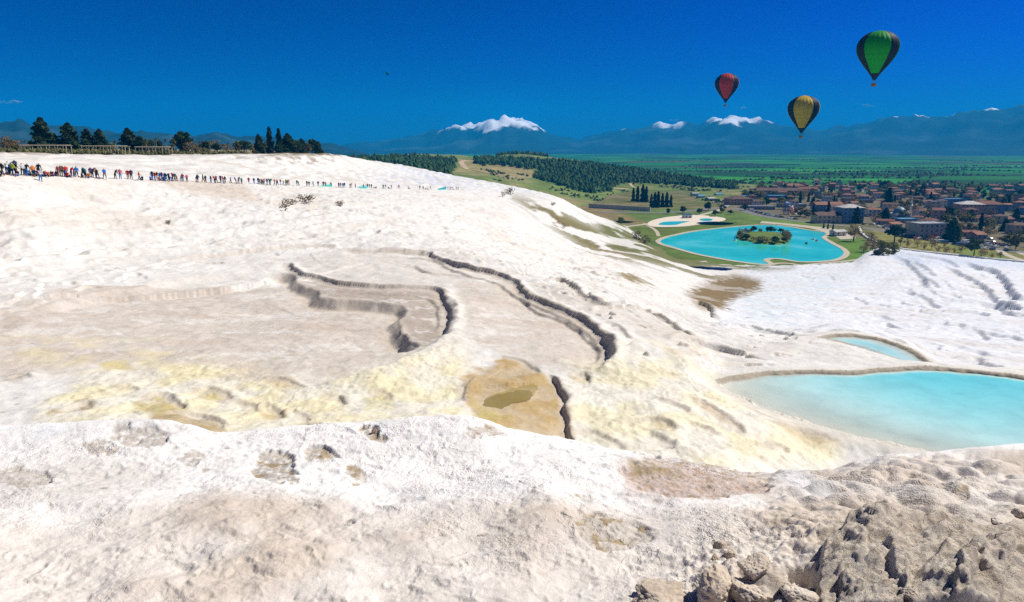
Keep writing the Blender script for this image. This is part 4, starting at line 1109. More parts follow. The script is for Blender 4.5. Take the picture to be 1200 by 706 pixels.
class Kind: pass
def kind(name, crown, leaf, trunk, bark, noun):
    k = Kind(); k.name, k.crown, k.leaf, k.trunk, k.bark, k.noun = name, crown, leaf, trunk, bark, noun
    for c in crown: c.materials.append(leaf)
    for t in trunk: t.materials.append(bark)
    return k
def mk(n, fn): return [fn(i) for i in range(n)]
K_PINE = kind('pine_tree', mk(3, lambda i: crown_mesh('pine_crown', cone_shape(0.46, 0.06, 0.55, 6), 2400, 0.085, 20 + i)), L_PINE, mk(1, lambda i: trunk_mesh('pine_trunk', 0.85, 0.03, 7, 3)), M_BARK, 'dark green conifer')
K_CYP = kind('cypress_tree', mk(3, lambda i: crown_mesh('cypress_crown', cone_shape(0.15, 0.03, 0.42, 3), 900, 0.06, 30 + i)), L_CYP, mk(1, lambda i: trunk_mesh('cypress_trunk', 0.8, 0.018, 0, 4)), M_BARK, 'slim blackish cypress')
def rd(i, rx=0.36, z0=0.22, n=1300, s=0.075): return crown_mesh('round_crown', lobes_shape(rlobes(np.random.RandomState(40 + i), 16, rx, z0 + 0.1, 0.86, 0.15)), n, s, 50 + i)
K_ROUND = kind('broadleaf_tree', mk(3, rd), L_DARK, mk(1, lambda i: trunk_mesh('round_trunk', 0.6, 0.035, 6, 5)), M_BARK, 'dark round broadleaf tree')
K_OLIVE = kind('broadleaf_tree', mk(3, lambda i: rd(i + 5, 0.42, 0.15, 900, 0.075)), L_OLIVE, mk(1, lambda i: trunk_mesh('olive_trunk', 0.6, 0.035, 7, 6)), M_PALEBARK, 'olive green spreading tree')
K_SPRING = kind('broadleaf_tree', mk(2, lambda i: rd(i + 9, 0.32, 0.15, 800, 0.07)), L_SPRING, mk(1, lambda i: trunk_mesh('spring_trunk', 0.7, 0.03, 7, 7)), M_PALEBARK, 'pale spring-green tree')
K_BROWN = kind('budding_tree', mk(3, lambda i: rd(i + 14, 0.44, 0.18, 420, 0.055)), L_BROWN, mk(1, lambda i: trunk_mesh('bare_trunk', 0.6, 0.04, 14, 8, 0.38)), M_PALEBARK, 'half bare brown budding tree')
def palm_crown(i):
    rs = np.random.RandomState(70 + i)
    parts = []
    for k in range(22):
        a, el = rs.uniform(0, 6.28), rs.uniform(-0.5, 1.1)
        L = 0.26 * rs.uniform(0.8, 1.15)
        prev = np.array([0, 0, 0.82]); w = 0.035
        for s in range(3):
            e = el - s * 0.45
            d = np.array([math.cos(a) * math.cos(e), math.sin(a) * math.cos(e), math.sin(e)])
            nx = prev + d * L / 3
            side = np.array([-math.sin(a), math.cos(a), 0]) * w
            w2 = w * (0.95 if s < 1 else 0.5)
            side2 = np.array([-math.sin(a), math.cos(a), 0]) * w2
            parts.append((np.array([prev - side, prev + side, nx + side2, nx - side2]), [(0, 1, 2, 3)]))
            prev, w = nx, w2
    v, f = join(parts)
    me = raw_mesh('palm_crown', v, f)
    set_color(me, np.repeat(rs.uniform(0.6, 1.5, (len(f), 1)), 4, 0) * np.ones((1, 3)))
    return me
K_PALM = kind('palm_tree', mk(2, palm_crown), L_PALM, mk(1, lambda i: trunk_mesh('palm_trunk', 0.84, 0.045, 0, 9)), M_PALEBARK, 'small fan palm')
K_BUSH = kind('bush', mk(3, lambda i: crown_mesh('bush_crown', lobes_shape(rlobes(np.random.RandomState(80 + i), 12, 0.45, 0.2, 0.75, 0.22)), 500, 0.11, 60 + i)), L_OLIVE, mk(1, lambda i: trunk_mesh('bush_stem', 0.5, 0.03, 8, 10, 0.3)), M_PALEBARK, 'olive bush')
K_DRY = kind('dry_shrub', mk(2, lambda i: crown_mesh('dry_crown', lobes_shape(rlobes(np.random.RandomState(90 + i), 10, 0.45, 0.15, 0.75, 0.24)), 200, 0.07, 66 + i)), L_DRY, mk(1, lambda i: trunk_mesh('dry_stem', 0.5, 0.03, 10, 11, 0.35)), M_BARK, 'dry brown shrub')
K_PINK = K_BROWN

def plant(k, x, y, z, h, label, group, wide=1.0, cat='tree', rnd=RND):
    root = bpy.data.objects.new(k.name, None)
    COL.objects.link(root)
    root.location = (x, y, z - 0.05)
    root.rotation_euler = (0, 0, rnd.uniform(0, 6.28))
    root.scale = (h * wide, h * wide, h)
    tag(root, label, cat, group)
    c = link('crown', rnd.choice(k.crown), None, root)
    t = link('trunk', rnd.choice(k.trunk), None, root)
    return root

# trees on the plateau edge: (pixel x, pixel top, kind, width factor, label)
PT = [(10, 157, K_BROWN, 1.0, 'half bare brown tree at the open end of the plateau beside the long pergola'), (30, 163, K_PALM, 1.0, 'small fan palm behind the long pergola near the half bare tree'),
      (52, 139, K_PINE, 1.0, 'tallest dark conifer standing behind the long white pergola'), (66, 157, K_PINE, 1.0, 'short conifer tucked between the two biggest conifers'),
      (83, 145, K_PINE, 1.15, 'broad dark conifer between the two pergolas'), (104, 152, K_PINE, 1.1, 'dense conifer touching the broad one behind the second pergola'),
      (119, 152, K_PINE, 1.0, 'pointed conifer rising over the second pergola'), (136, 163, K_PALM, 1.1, 'fan palm in front of the second pergola end'),
      (152, 151, K_PINE, 1.15, 'dark clump of conifer just past the second pergola'), (165, 158, K_ROUND, 1.0, 'round dark tree leaning on the conifer clump past the pergola'),
      (216, 152, K_ROUND, 1.0, 'dark round tree with a pointed top above the tan bush'), (254, 166, K_ROUND, 0.9, 'small dark tree among the palms'),
      (286, 163, K_ROUND, 1.2, 'wide dark dome shaped tree between palms and pointed conifer'), (296, 168, K_OLIVE, 0.8, 'small olive green tree beside the dome shaped tree'),
      (304, 158, K_PINE, 0.85, 'lone pointed conifer on the dry plateau grass'), (317, 149, K_CYP, 1.2, 'taller of the two slim cypresses on the plateau'),
      (328, 151, K_CYP, 1.25, 'slightly shorter slim cypress of the pair on the plateau'), (325, 169, K_ROUND, 1.1, 'low dark tree in front of the two cypresses'),
      (338, 157, K_PINE, 1.2, 'ragged broad conifer next to the cypress pair'), (350, 167, K_ROUND, 1.0, 'low dark tree beside the ragged conifer'),
      (360, 167, K_OLIVE, 0.9, 'olive green conifer-like tree near the end of the plateau trees'), (373, 166, K_PINE, 1.1, 'last dark conifer at the tip of the plateau')]
PALMS = [(172, 161, 'first fan palm past the conifer clump'), (178, 162, 'second fan palm past the conifer clump'), (184, 160, 'third fan palm past the conifer clump, under the pergola'), (195, 161, 'fan palm at the far end of the short pergola'), (205, 162, 'fan palm just before the dark round tree'), (235, 164, 'fan palm just past the tan leafless bush'),
         (246, 164, 'fan palm touching the small dark tree'), (262, 168, 'first fan palm past the small dark tree'), (268, 166, 'second fan palm past the small dark tree'), (275, 166, 'third fan palm past the small dark tree'), (281, 168, 'fan palm touching the dome shaped tree')]
PT += [(x, t, K_PALM, 1.0, lab) for x, t, lab in PALMS]
PT_BACK = []
for i_, x_ in enumerate(list(range(-8, 300, 11)) + [312, 333, 345, 356, 366]):
    kk_ = RND.choice([K_ROUND, K_OLIVE, K_ROUND, K_PINE, K_BROWN, K_SPRING])
    PT_BACK.append((x_ + RND.uniform(-3, 3), RND.uniform(161, 169), kk_, RND.uniform(1.0, 1.4)))
def edge_depth(x): return float(np.interp(x, [-200, 0, 100, 200, 300, 380], [180, 195, 215, 245, 280, 325]))
for x, top, k, wd, lab in PT:
    Yd = edge_depth(x) + (26 if k is not K_PALM else 16) + RND.uniform(-3, 6)
    X_ = ray(x, 178)[0] * Yd
    z = sample(H2, X_, Yd)
    zt = CAMZ + ray(x, top)[2] * Yd
    plant(k, X_, Yd, z, max(zt - z, 2.0), lab, 'palms along the plateau edge' if k is K_PALM else 'trees on the plateau edge', wd)
SIZEW = {True: 'taller ', False: 'low '}
for x, top, k, wd in PT_BACK:
    Yd = edge_depth(x) + RND.uniform(34, 60)
    X_ = ray(x, 178)[0] * Yd
    z = sample(H2, X_, Yd)
    nb = min(PT, key=lambda q: abs(q[0] - x))
    plant(k, X_, Yd, z, max(CAMZ + ray(x, top)[2] * Yd - z, 2.5), f'{SIZEW[top < 165]}{k.noun} in the back row near the ' + ' '.join(nb[4].split()[:4]), 'back row of plateau trees', wd)
for x, top, k, lab in ((225, 164, K_BROWN, 'wide tan leafless bush below the dark round tree'), (240, 172, K_BUSH, 'low olive bush among the palms'), (20, 168, K_BUSH, 'olive bush at the open end of the plateau'), (190, 170, K_BUSH, 'olive bush by the row of palms'), (300, 176, K_BUSH, 'low olive bush on the dry plateau grass')):
    Yd = edge_depth(x) + 10
    X_ = ray(x, 178)[0] * Yd
    z = sample(H2, X_, Yd)
    plant(k, X_, Yd, z, max(CAMZ + ray(x, top)[2] * Yd - z, 1.2), lab, 'bushes on the plateau edge', 1.15 if k is K_BUSH else 1.5, 'bush')
# dry shrubs clinging to the white slope
for x, y, h, lab in ((335, 247, 2.0, 'dry brown shrub lowest in the clump on the white slope'), (343, 240, 1.8, 'dry brown shrub in the middle of the clump on the white slope'), (352, 236, 1.5, 'small dry shrub on the clump above the basins'), (362, 238, 2.6, 'tallest dry shrub of the clump on the white slope'),
                     (198, 262, 0.8, 'lone thin dry shrub on the smooth white slope'), (399, 242, 1.8, 'dry shrub alone right of the clump on the white slope'), (598, 228, 6.0, 'bushy brown shrub on the shoulder of the white slope'), (589, 231, 3.0, 'small shrub beside the bushy one on the slope shoulder'),
                     (648, 241, 3.0, 'low scrub on the eroded end of the white ridge'), (660, 268, 3.0, 'scrub on the eroded bank above the lake')):
    p = cast(x, y, 20, H2)
    plant(K_DRY, p[0], p[1], sample(H2, p[0], p[1]), h, lab, 'dry shrubs on the white slope', 1.0, 'shrub')

# pine wood on the hill: reads as one mass
def wood(name, pts, hs, label, mat, seed, tiers=2, sides=6, rad=0.24):
    rs = np.random.RandomState(seed)
    n = len(pts)
    base, F_ = [], []
    for t in range(tiers):
        z0, z1 = 0.10 + t * 0.38, 0.10 + t * 0.38 + (0.60 if t < tiers - 1 else 0.52)
        r = rad * (1 - 0.18 * t)
        o = len(base)
        base += [(r * math.cos(a), r * math.sin(a), z0) for a in np.linspace(0, 6.283, sides, endpoint=False)] + [(0, 0, min(z1, 1.0))]
        F_ += [(o + i, o + (i + 1) % sides, o + sides) for i in range(sides)]
    base, F_ = np.array(base), np.array(F_)
    Vt = np.tile(base[None], (n, 1, 1)) * hs[:, None, None]
    Vt[..., :2] *= rs.uniform(0.75, 1.4, (n, 1, 1))
    Vt += rs.normal(size=Vt.shape) * hs[:, None, None] * 0.07
    Vt += np.array(pts)[:, None, :]
    Ft = F_[None] + (np.arange(n) * len(base))[:, None, None]
    me = raw_mesh(name, Vt.reshape(-1, 3), Ft.reshape(-1, 3))
    tone = np.repeat(rs.uniform(0.6, 1.45, (n, 1)), len(base), 0) * np.ones((1, 3))
    set_color(me, tone)
    return link(name, me, mat, label=label, cat='forest', kind='stuff')
WOODS = [[(390, 190), (440, 186), (490, 185), (534, 188), (533, 193), (530, 202), (524, 208), (480, 200), (430, 194)],
         [(556, 189), (570, 186), (620, 188.5), (660, 190), (700, 194), (750, 201), (800, 209), (862, 217), (862, 222), (800, 218), (745, 214), (722, 218), (716, 225), (690, 226), (655, 217), (626, 208), (630, 199), (600, 196), (565, 194)]]
rs = np.random.RandomState(4)
wp, wh = [], []
nb = 34000
ra, rq = rs.uniform(math.radians(-16), math.radians(20), nb), np.sqrt(rs.uniform(650 ** 2, 1620 ** 2, nb))
wxs, wys = rq * np.sin(ra), rq * np.cos(ra)
wzs = np.array([hill_z(x, y) for x, y in zip(wxs, wys)])
wu, wv_ = project(wxs, wys, wzs)
okw = np.zeros(nb, bool)
for poly in WOODS:
    okw |= poly_sdf(wu + 4 * fbm(wxs / 50, wys / 50, 2, 3), wv_ + 1.5 * fbm(wxs / 50, wys / 50, 2, 8), poly) > 0
knoll = ((wu > 582) & (wu < 642) & (rq > 1440) & (rq < 1560))
okw |= knoll
okw &= wzs > -0.5
sel = np.where(okw)[0]
cell = {}
keep = []
for i in sel:
    c = (int(wxs[i] // 5.6), int(wys[i] // 5.6))
    if c not in cell:
        cell[c] = 1; keep.append(i)
keep = np.array(keep)
hs = rs.uniform(4.5, 9, len(keep))
wood('pine_wood', np.stack([wxs[keep], wys[keep], wzs[keep] - 0.3], 1), hs, 'dark green pine wood covering the hill behind the white slope', mat_leaf('wood_needles', (0.045, 0.105, 0.026)), 3, rad=0.42)
# scattered shrubs on the open hill slopes
so = np.where(~okw & (wzs > -0.5) & (wu > 560) & (wu < 880) & (rq < 1300) & (fbm(wxs / 70, wys / 70, 3, 29) > 0.25))[0][:450]
wood('hill_scrub', np.stack([wxs[so], wys[so], wzs[so] - 0.3], 1), rs.uniform(2, 5, len(so)), 'low dark scrub dotted over the open hill slopes', L_PINE, 5, 1, 6, 0.5)
# hedgerows and tree lines of the farmed valley
hp = []
for k in range(85):
    a, r = math.radians(rs.uniform(-3, 40)), math.exp(rs.uniform(math.log(1150), math.log(4200)))
    th = rs.choice([0.35, 0.35 + math.pi / 2]) + rs.normal() * 0.06
    n = rs.randint(12, 45)
    x0, y0 = r * math.sin(a), r * math.cos(a)
    if rs.uniform() < 0.55: th = rs.normal() * 0.12
    for j in range(n):
        d = (j - n / 2) * 9
        hp.append((x0 + d * math.cos(th) + rs.normal() * 4, y0 + d * math.sin(th) + rs.normal() * 4))
hp = np.array(hp)
hp = hp[(np.hypot(hp[:, 0], hp[:, 1]) > 1120)]
hz0 = plain_z(np.hypot(hp[:, 0], hp[:, 1]))
wood('valley_hedgerows', np.column_stack([hp, hz0 - 0.3]), rs.uniform(4, 9, len(hp)), 'dark lines of trees dividing the green valley fields', L_DARK, 6, 1, 6, 0.55)
# low hedge along the plateau edge
hx = rs.uniform(-40, 290, 1500)
hpts = []
for x in hx:
    Yd = edge_depth(x) + rs.uniform(3, 30)
    X_ = ray(x, 180)[0] * Yd
    hpts.append((X_, Yd, sample(H2, X_, Yd) - 0.15))
wood('plateau_hedge', np.array(hpts), rs.uniform(0.7, 1.7, len(hpts)), 'low hedge and scrub along the plateau edge under the trees', L_OLIVE, 7, 2, 7, 0.5)
# ------------------------------------------------------------------ lake, paths, roads on the valley floor
def gpt(x, y, z=0.0): return on_z(x, y, z)[:2]
def ngon(name, pts, z, mat, label, cat, kind='structure', thick=0.0):
    bm = bmesh.new()
    vs = [bm.verts.new((p[0], p[1], z)) for p in pts]
    f = bm.faces.new(vs)
    f.normal_update()
    if f.normal.z < 0: bmesh.ops.reverse_faces(bm, faces=[f])
    if thick:
        r = bmesh.ops.extrude_face_region(bm, geom=[f])
        for v in r['geom']:
            if isinstance(v, bmesh.types.BMVert): v.co.z -= thick
    bmesh.ops.triangulate(bm, faces=bm.faces[:])
    bmesh.ops.recalc_face_normals(bm, faces=bm.faces[:])
    me = bpy.data.meshes.new(name)
    bm.to_mesh(me); bm.free()
    return link(name, me, mat, label=label, cat=cat, kind=kind)
def closed(pts, n=6):
    p = np.array(pts + pts[:3], float)
    c = catmull(p, n)
    return c[n:n + len(pts) * n]
def ribbon(name, pts, width, mat, label, cat='path', zfun=None, lift=0.05, kind='structure', close=False, thick=0.12, n=6):
    w = np.array(pts, float)
    c = w if n == 0 else (catmull(w, n) if not close else w)
    if close: c = np.vstack([c, c[:1]])
    t = np.gradient(c, axis=0)
    if close: t[0] = t[-1] = (c[1] - c[-2])
    t /= np.linalg.norm(t, axis=1)[:, None] + 1e-9
    s = np.stack([-t[:, 1], t[:, 0]], 1) * width / 2
    zf = zfun or (lambda x, y: 0.0)
    rows = []
    for off, dz in ((-1, -thick), (-1, 0), (1, 0), (1, -thick)):
        q = c + s * off
        rows.append(np.array([(a, b, zf(a, b) + lift + dz) for a, b in q]))
    R = np.array(rows)
    me = grid_mesh(name, R[..., 0], R[..., 1], R[..., 2], False)
    return link(name, me, mat, label=label, cat=cat, kind=kind)
M_LAKE, n_, l_, b_ = new_mat('lake_water', 0.12, 0.5)
tc_ = n_.new('ShaderNodeTexCoord')
lk = ramp(n_, l_, noise_tex(n_, l_, 0.03, 5, 0.6, tc_.outputs['Object']), [(0.3, (0.02, 0.47, 0.385)), (0.55, (0.05, 0.60, 0.49)), (0.72, (0.20, 0.70, 0.60))])
l_.new(lk, b_.inputs['Base Color'])
bp_ = n_.new('ShaderNodeBump'); bp_.inputs['Strength'].default_value = 0.15; bp_.inputs['Distance'].default_value = 0.1
l_.new(noise_tex(n_, l_, 0.8, 4, 0.6, tc_.outputs['Object']), bp_.inputs['Height'])
l_.new(bp_.outputs[0], b_.inputs['Normal'])
M_PATH = simple_mat('pale_paving', (0.46, 0.40, 0.31), 0.9, 0.1, 0.2, 0.4)
M_ASPH = simple_mat('asphalt', (0.17, 0.165, 0.16), 0.9, 0.2, 0.2, 0.3)
M_DIRT = simple_mat('dirt_track', (0.45, 0.34, 0.22), 0.95, 0.05, 0.2, 0.2)
M_LAWN = simple_mat('lawn', (0.12, 0.17, 0.04), 0.95, 0.05, 0.35, 0.12)
M_WHITE = simple_mat('white_paint', (0.75, 0.74, 0.71), 0.6, 0.3, 0.06, 1.0)
M_STONE = simple_mat('grey_stone', (0.48, 0.46, 0.43), 0.9, 0.1, 0.25, 0.6, 0.4, 5)

LAKE = [(771, 283), (778, 279), (790, 276), (812, 271.5), (850, 267), (880, 264.5), (905, 264), (925, 266), (945, 269.5), (965, 272), (971, 275), (966, 279), (975, 285), (988, 292), (992, 298), (984, 304), (965, 307), (938, 307.5), (918, 304.5), (905, 303.5), (898, 305.5), (904, 310),
        (892, 310.5), (870, 308), (845, 304), (815, 298), (790, 291), (776, 287)]
lake_w = closed([gpt(*p) for p in LAKE])
ngon('lake', lake_w, 0.06, M_LAKE, 'bright turquoise lake beside the town', 'lake')
ribbon('lakeside_path', lake_w, 3.2, M_PATH, 'cream paved promenade ringing the turquoise lake', lift=0.22, close=True, thick=0.2)
ribbon('lawn_path', [gpt(*p) for p in [(898, 312), (910, 309), (925, 309), (940, 311), (960, 309), (985, 307), (1010, 304)]], 3.0, M_PATH, 'curving cream path on the lawn beside the lake', lift=0.06)
ribbon('lawn_path', [gpt(*p) for p in [(755, 262), (768, 270), (772, 277)]], 2.6, M_PATH, 'short cream path from the bathing terrace to the lake', lift=0.06)
ngon('promenade', [gpt(*p) for p in [(893, 259.5), (930, 263), (975, 268), (1000, 273), (1003, 280), (985, 281), (974, 274), (950, 268), (915, 263.5), (890, 262)]], 0.14, M_PATH, 'broad cream paved square between lake and car park', 'pavement', thick=0.12)
# roads
MAINROAD = [(700, 249), (735, 249), (770, 249.5), (810, 247.5), (838, 244.5), (862, 244.5), (885, 251.5), (915, 256.8), (955, 261.5), (995, 265.5), (1030, 270), (1062, 276), (1110, 284), (1160, 291), (1235, 300), (1330, 312)]
ribbon('road', [gpt(*p) for p in MAINROAD], 9, M_ASPH, 'grey road lined with parked cars curving past the lake', 'road', lift=0.08, thick=0.1)
ribbon('road', [gpt(*p) for p in [(846, 243.8), (858, 236), (872, 229), (883, 223), (896, 218.5)]], 8, simple_mat('pale_asphalt', (0.34, 0.33, 0.32), 0.9, 0.2, 0.15, 0.3), 'pale road climbing out of town past the fields', 'road', lift=0.1, thick=0.1)
ribbon('road', [gpt(*p) for p in [(716, 272), (730, 266.5), (760, 262.5), (800, 256.5), (830, 250), (846, 245.5)]], 5, M_PATH, 'cream road from the bathing terrace up to the town road', 'road', lift=0.05)
ribbon('track', [gpt(*p) for p in [(1168, 291), (1176, 297), (1192, 303.5), (1215, 309)]], 4, M_PATH, 'pale lane crossing the park towards the white field', 'path', lift=0.05)
ribbon('track', [gpt(*p) for p in [(1188, 293), (1205, 300), (1240, 309)]], 4, M_PATH, 'second pale lane beyond the park lane', 'path', lift=0.055)
def hz_(x, y): return max(hill_z(x, y), 0.0)
def hpix(pts):
    out = []
    for x, y in pts:
        p = hill_cast(x, y)
        if p is not None: out.append(p[:2])
    return out
for pts, w, lab in (([(571, 190), (544, 188.5), (541, 192), (544, 196), (549, 199)], 8, 'tan dirt track climbing the grassy hill'), ([(721, 204), (733, 206), (742, 210), (747, 213)], 9, 'tan dirt track on the far flank of the pine hill'),
                    ([(636, 211), (665, 214), (690, 217.5), (720, 221), (738, 222)], 7, 'pale track along the foot of the pine wood'), ([(737, 214), (741, 219), (745, 221)], 4, 'short dirt spur on the flank of the pine hill'),
                    ([(549, 199), (570, 203), (600, 208), (626, 208)], 3, 'faint track across the grassy hill field')):
    w_ = hpix(pts)
    if len(w_) > 2: ribbon('dirt_track', w_, w, M_DIRT, lab, 'track', hz_, 0.35, thick=0.5, n=8)
# bathing terrace with two pools
ngon('bathing_terrace', closed([gpt(*p) for p in [(759, 264), (764, 259), (785, 254.5), (815, 252.5), (846, 255.5), (848, 259), (825, 262.5), (800, 266), (770, 266.5)]]), 0.3, simple_mat('terrace_paving', (0.66, 0.58, 0.47), 0.9, 0.1, 0.12, 0.4), 'cream paved bathing terrace beside the lake', 'terrace', thick=0.28)
ngon('swimming_pool', closed([gpt(*p) for p in [(772, 264), (778, 260.8), (795, 260), (808, 260), (800, 262), (790, 264.4)]]), 0.34, M_LAKE, 'turquoise swimming pool on the bathing terrace', 'pool')
ngon('swimming_pool', closed([gpt(*p) for p in [(820, 257.5), (828, 256.6), (835, 257.6), (832, 259.6), (823, 259.4)]]), 0.34, M_LAKE, 'small round turquoise pool at the end of the bathing terrace', 'pool')
# grassy island
isl = closed([gpt(*p) for p in [(862, 279), (870, 274), (890, 272), (915, 273.5), (926, 279), (920, 286), (900, 287), (880, 284)]])
bm = bmesh.new()
cx_, cy_ = isl.mean(0)
rings = []
for sc_, zz in ((1.0, 0.0), (0.93, 0.7), (0.7, 1.2), (0.35, 1.4)):
    rings.append([bm.verts.new((cx_ + (p[0] - cx_) * sc_, cy_ + (p[1] - cy_) * sc_, zz)) for p in isl])
for a_, b2_ in zip(rings[:-1], rings[1:]):
    for i in range(len(isl)):
        bm.faces.new((a_[i], a_[(i + 1) % len(isl)], b2_[(i + 1) % len(isl)], b2_[i]))
bm.faces.new(rings[-1])
bmesh.ops.recalc_face_normals(bm, faces=bm.faces[:])
me = bpy.data.meshes.new('island'); bm.to_mesh(me); bm.free()
link('island', me, M_LAWN, label='small grassy island in the turquoise lake', cat='island', kind='structure')
for i in range(len(isl)):
    if i % 2 == 0 or i % 3 == 0:
        x = cx_ + (isl[i][0] - cx_) * RND.uniform(0.84, 0.95); y = cy_ + (isl[i][1] - cy_) * RND.uniform(0.84, 0.95)
        kk = RND.choice([K_ROUND, K_BUSH, K_BROWN, K_ROUND])
        hgt = RND.uniform(2.6, 5.2); side_ = ('facing the white slope' if isl[i][1] < cy_ else 'facing the town')
        szw = 'tall ' if hgt > 4.4 else ('low ' if hgt < 3.4 else '')
        plant(kk, x, y, 0.5, hgt, szw + {'broadleaf_tree': 'dark bushy tree on the shore of the lake island', 'bush': 'olive bush on the shore of the lake island', 'budding_tree': 'brown twiggy tree on the shore of the lake island'}[kk.name] + ' ' + side_,
              'trees round the lake island', 1.3, 'tree' if kk is not K_BUSH else 'bush')
p = gpt(921, 285); plant(K_BROWN, p[0], p[1], 0.4, 9.0, 'tallest twiggy tree at the tip of the lake island', 'trees round the lake island', 0.9)

# white kerb wall along the top of the lower travertine
def wall_line(name, pts, h, th, mat, label, cat, z=0.0):
    c = catmull(np.array([gpt(*p) for p in pts]), 6)
    t = np.gradient(c, axis=0); t /= np.linalg.norm(t, axis=1)[:, None]
    s = np.stack([-t[:, 1], t[:, 0]], 1) * th / 2
    rows = np.array([np.column_stack([c + s * o, np.full(len(c), zz)]) for o, zz in ((-1, z - 2), (-1, z + h), (1, z + h), (1, z - 2))])
    me = grid_mesh(name, rows[..., 0], rows[..., 1], rows[..., 2], False)
    return link(name, me, mat, label=label, cat=cat)
wall_line('kerb_wall', [(1007, 267), (1009, 273), (1016, 279.5), (1030, 286), (1052, 292), (1080, 296), (1110, 299), (1150, 303.5), (1200, 308), (1300, 318)], 1.0, 1.5, M_WHITE, 'low white kerb wall between the park and the blue-white travertine', 'wall')
wall_line('channel_wall', [(735, 271), (734, 277), (738, 284), (746, 288), (752, 291)], 1.2, 1.4, M_WHITE, 'white water channel wall winding down beside the lake', 'wall')
rw = bpy.data.objects.new('retaining_wall', None); COL.objects.link(rw)
a_, b2_ = np.array(gpt(690, 243.5)), np.array(gpt(762, 248))
rw.location = (*a_, 0); tag(rw, 'long grey stone retaining wall at the foot of the hill', 'wall')
d_ = b2_ - a_; L_ = np.linalg.norm(d_); ang_ = math.atan2(d_[1], d_[0]); rw.rotation_euler = (0, 0, ang_)
def box_mesh(name, x0, x1, y0, y1, z0, z1):
    v = [(x, y, z) for z in (z0, z1) for y in (y0, y1) for x in (x0, x1)]
    f = [(0, 2, 3, 1), (4, 5, 7, 6), (0, 1, 5, 4), (2, 6, 7, 3), (0, 4, 6, 2), (1, 3, 7, 5)]
    return raw_mesh(name, v, f)
npan = 12
pm = box_mesh('wall_panel', 0.05, L_ / npan - 0.05, -0.4, 0.4, -1, 3.8)
pm.materials.append(M_STONE)
cm_ = box_mesh('wall_coping', -0.05, L_ / npan, -0.5, 0.5, 3.8, 4.1); cm_.materials.append(M_PATH)
for i in range(npan):
    q = link('wall_panel', pm, None, rw, loc=(i * L_ / npan, RND.uniform(-.05, .05), 0))
    link('coping', cm_, None, q)

# ------------------------------------------------------------------ single trees on the valley floor
def tree_px(k, x, yb, h, lab, grp, wide=1.0, cat='tree'):
    p = gpt(x, yb); plant(k, p[0], p[1], 0, h, lab, grp, wide, cat)
for x, yb, h in ((742, 236, 15), (747, 236.5, 17), (753, 237, 19), (757, 237, 17)):
    tree_px(K_CYP, x, yb, h, 'tall blackish cypress in the clump above the retaining wall', 'cypress clump by the retaining wall', 1.25)
for x, yb, h in ((763, 243, 13), (767, 243.5, 15), (771, 243.5, 16), (776, 243, 14), (781, 243, 15), (786, 243, 12)):
    tree_px(K_CYP, x, yb, h, 'blackish cypress in the lower row at the end of the retaining wall', 'cypress row past the retaining wall', 1.3)
for k, x, yb, h, wd, lab in ((K_BROWN, 746, 289, 11, 0.8, 'brown weeping bare tree by the white channel wall'), (K_BROWN, 756, 291, 9, 0.8, 'smaller brown bare tree beside the weeping one'), (K_SPRING, 727, 266, 8, 1.1, 'pale green bush-like tree above the white channel wall'),
                             (K_OLIVE, 1032, 304, 11, 1.15, 'big olive bush at the corner of the lakeside lawn'), (K_SPRING, 1046, 303, 9, 1.0, 'pale leafy tree on the corner of the lakeside lawn'), (K_BROWN, 1000, 283, 13, 0.9, 'grey-brown leafless tree by the paved square'),
                             (K_ROUND, 1141, 301, 11, 1.0, 'dark round tree alone on the park grass'), (K_ROUND, 1048, 284, 13, 1.05, 'large dark round tree at the town end of the park'), (K_PINE, 1115, 283, 15, 1.0, 'dark conifer standing behind the parked cars'),
                             (K_PINE, 1003, 262, 13, 0.8, 'dark pointed conifer beside the grey hipped hotel'), (K_CYP, 1040, 248, 22, 1.7, 'tallest dark cypress in the middle of town'), (K_OLIVE, 1190, 293, 14, 0.7, 'tall pale poplar-like tree by the crossing lanes')):
    tree_px(k, x, yb, h, lab, 'single trees round the lake and park', wd)
for i, (x, yb) in enumerate([(1055, 288), (1063, 290), (1072, 284), (1083, 293), (1092, 292), (1099, 296), (1107, 290), (1108, 297), (1118, 297), (1126, 296), (1075, 290), (1162, 304), (1150, 303), (1172, 303), (1090, 285)]):
    tree_px(RND.choice([K_BROWN, K_BROWN, K_DRY]), x, yb, RND.uniform(3.5, 6.5), 'small bare orchard tree on the dry park grass', 'bare trees in the park', RND.uniform(0.7, 1.0))
for x, yb in [(846, 250), (856, 252), (838, 254), (820, 252), (800, 250), (830, 247), (873, 247), (783, 251)]:
    tree_px(RND.choice([K_ROUND, K_OLIVE]), x, yb, RND.uniform(5, 9), 'bushy tree lining the road above the bathing terrace', 'trees by the bathing terrace', 1.2)
for x, yb in [(1020, 282), (1024, 288), (1030, 292), (1016, 290), (1022, 295), (1012, 296), (1036, 297)]:
    tree_px(K_BROWN, x, yb, RND.uniform(4, 7), 'brown scrubby tree on the bank below the white kerb wall', 'scrub below the kerb wall', 1.2)
for x, yb in [(965, 268), (970, 268.6), (976, 269.3)]:
    tree_px(K_CYP, x, yb, 4.0, 'small clipped cypress on the edge of the paved square', 'clipped cypresses by the square', 1.6)

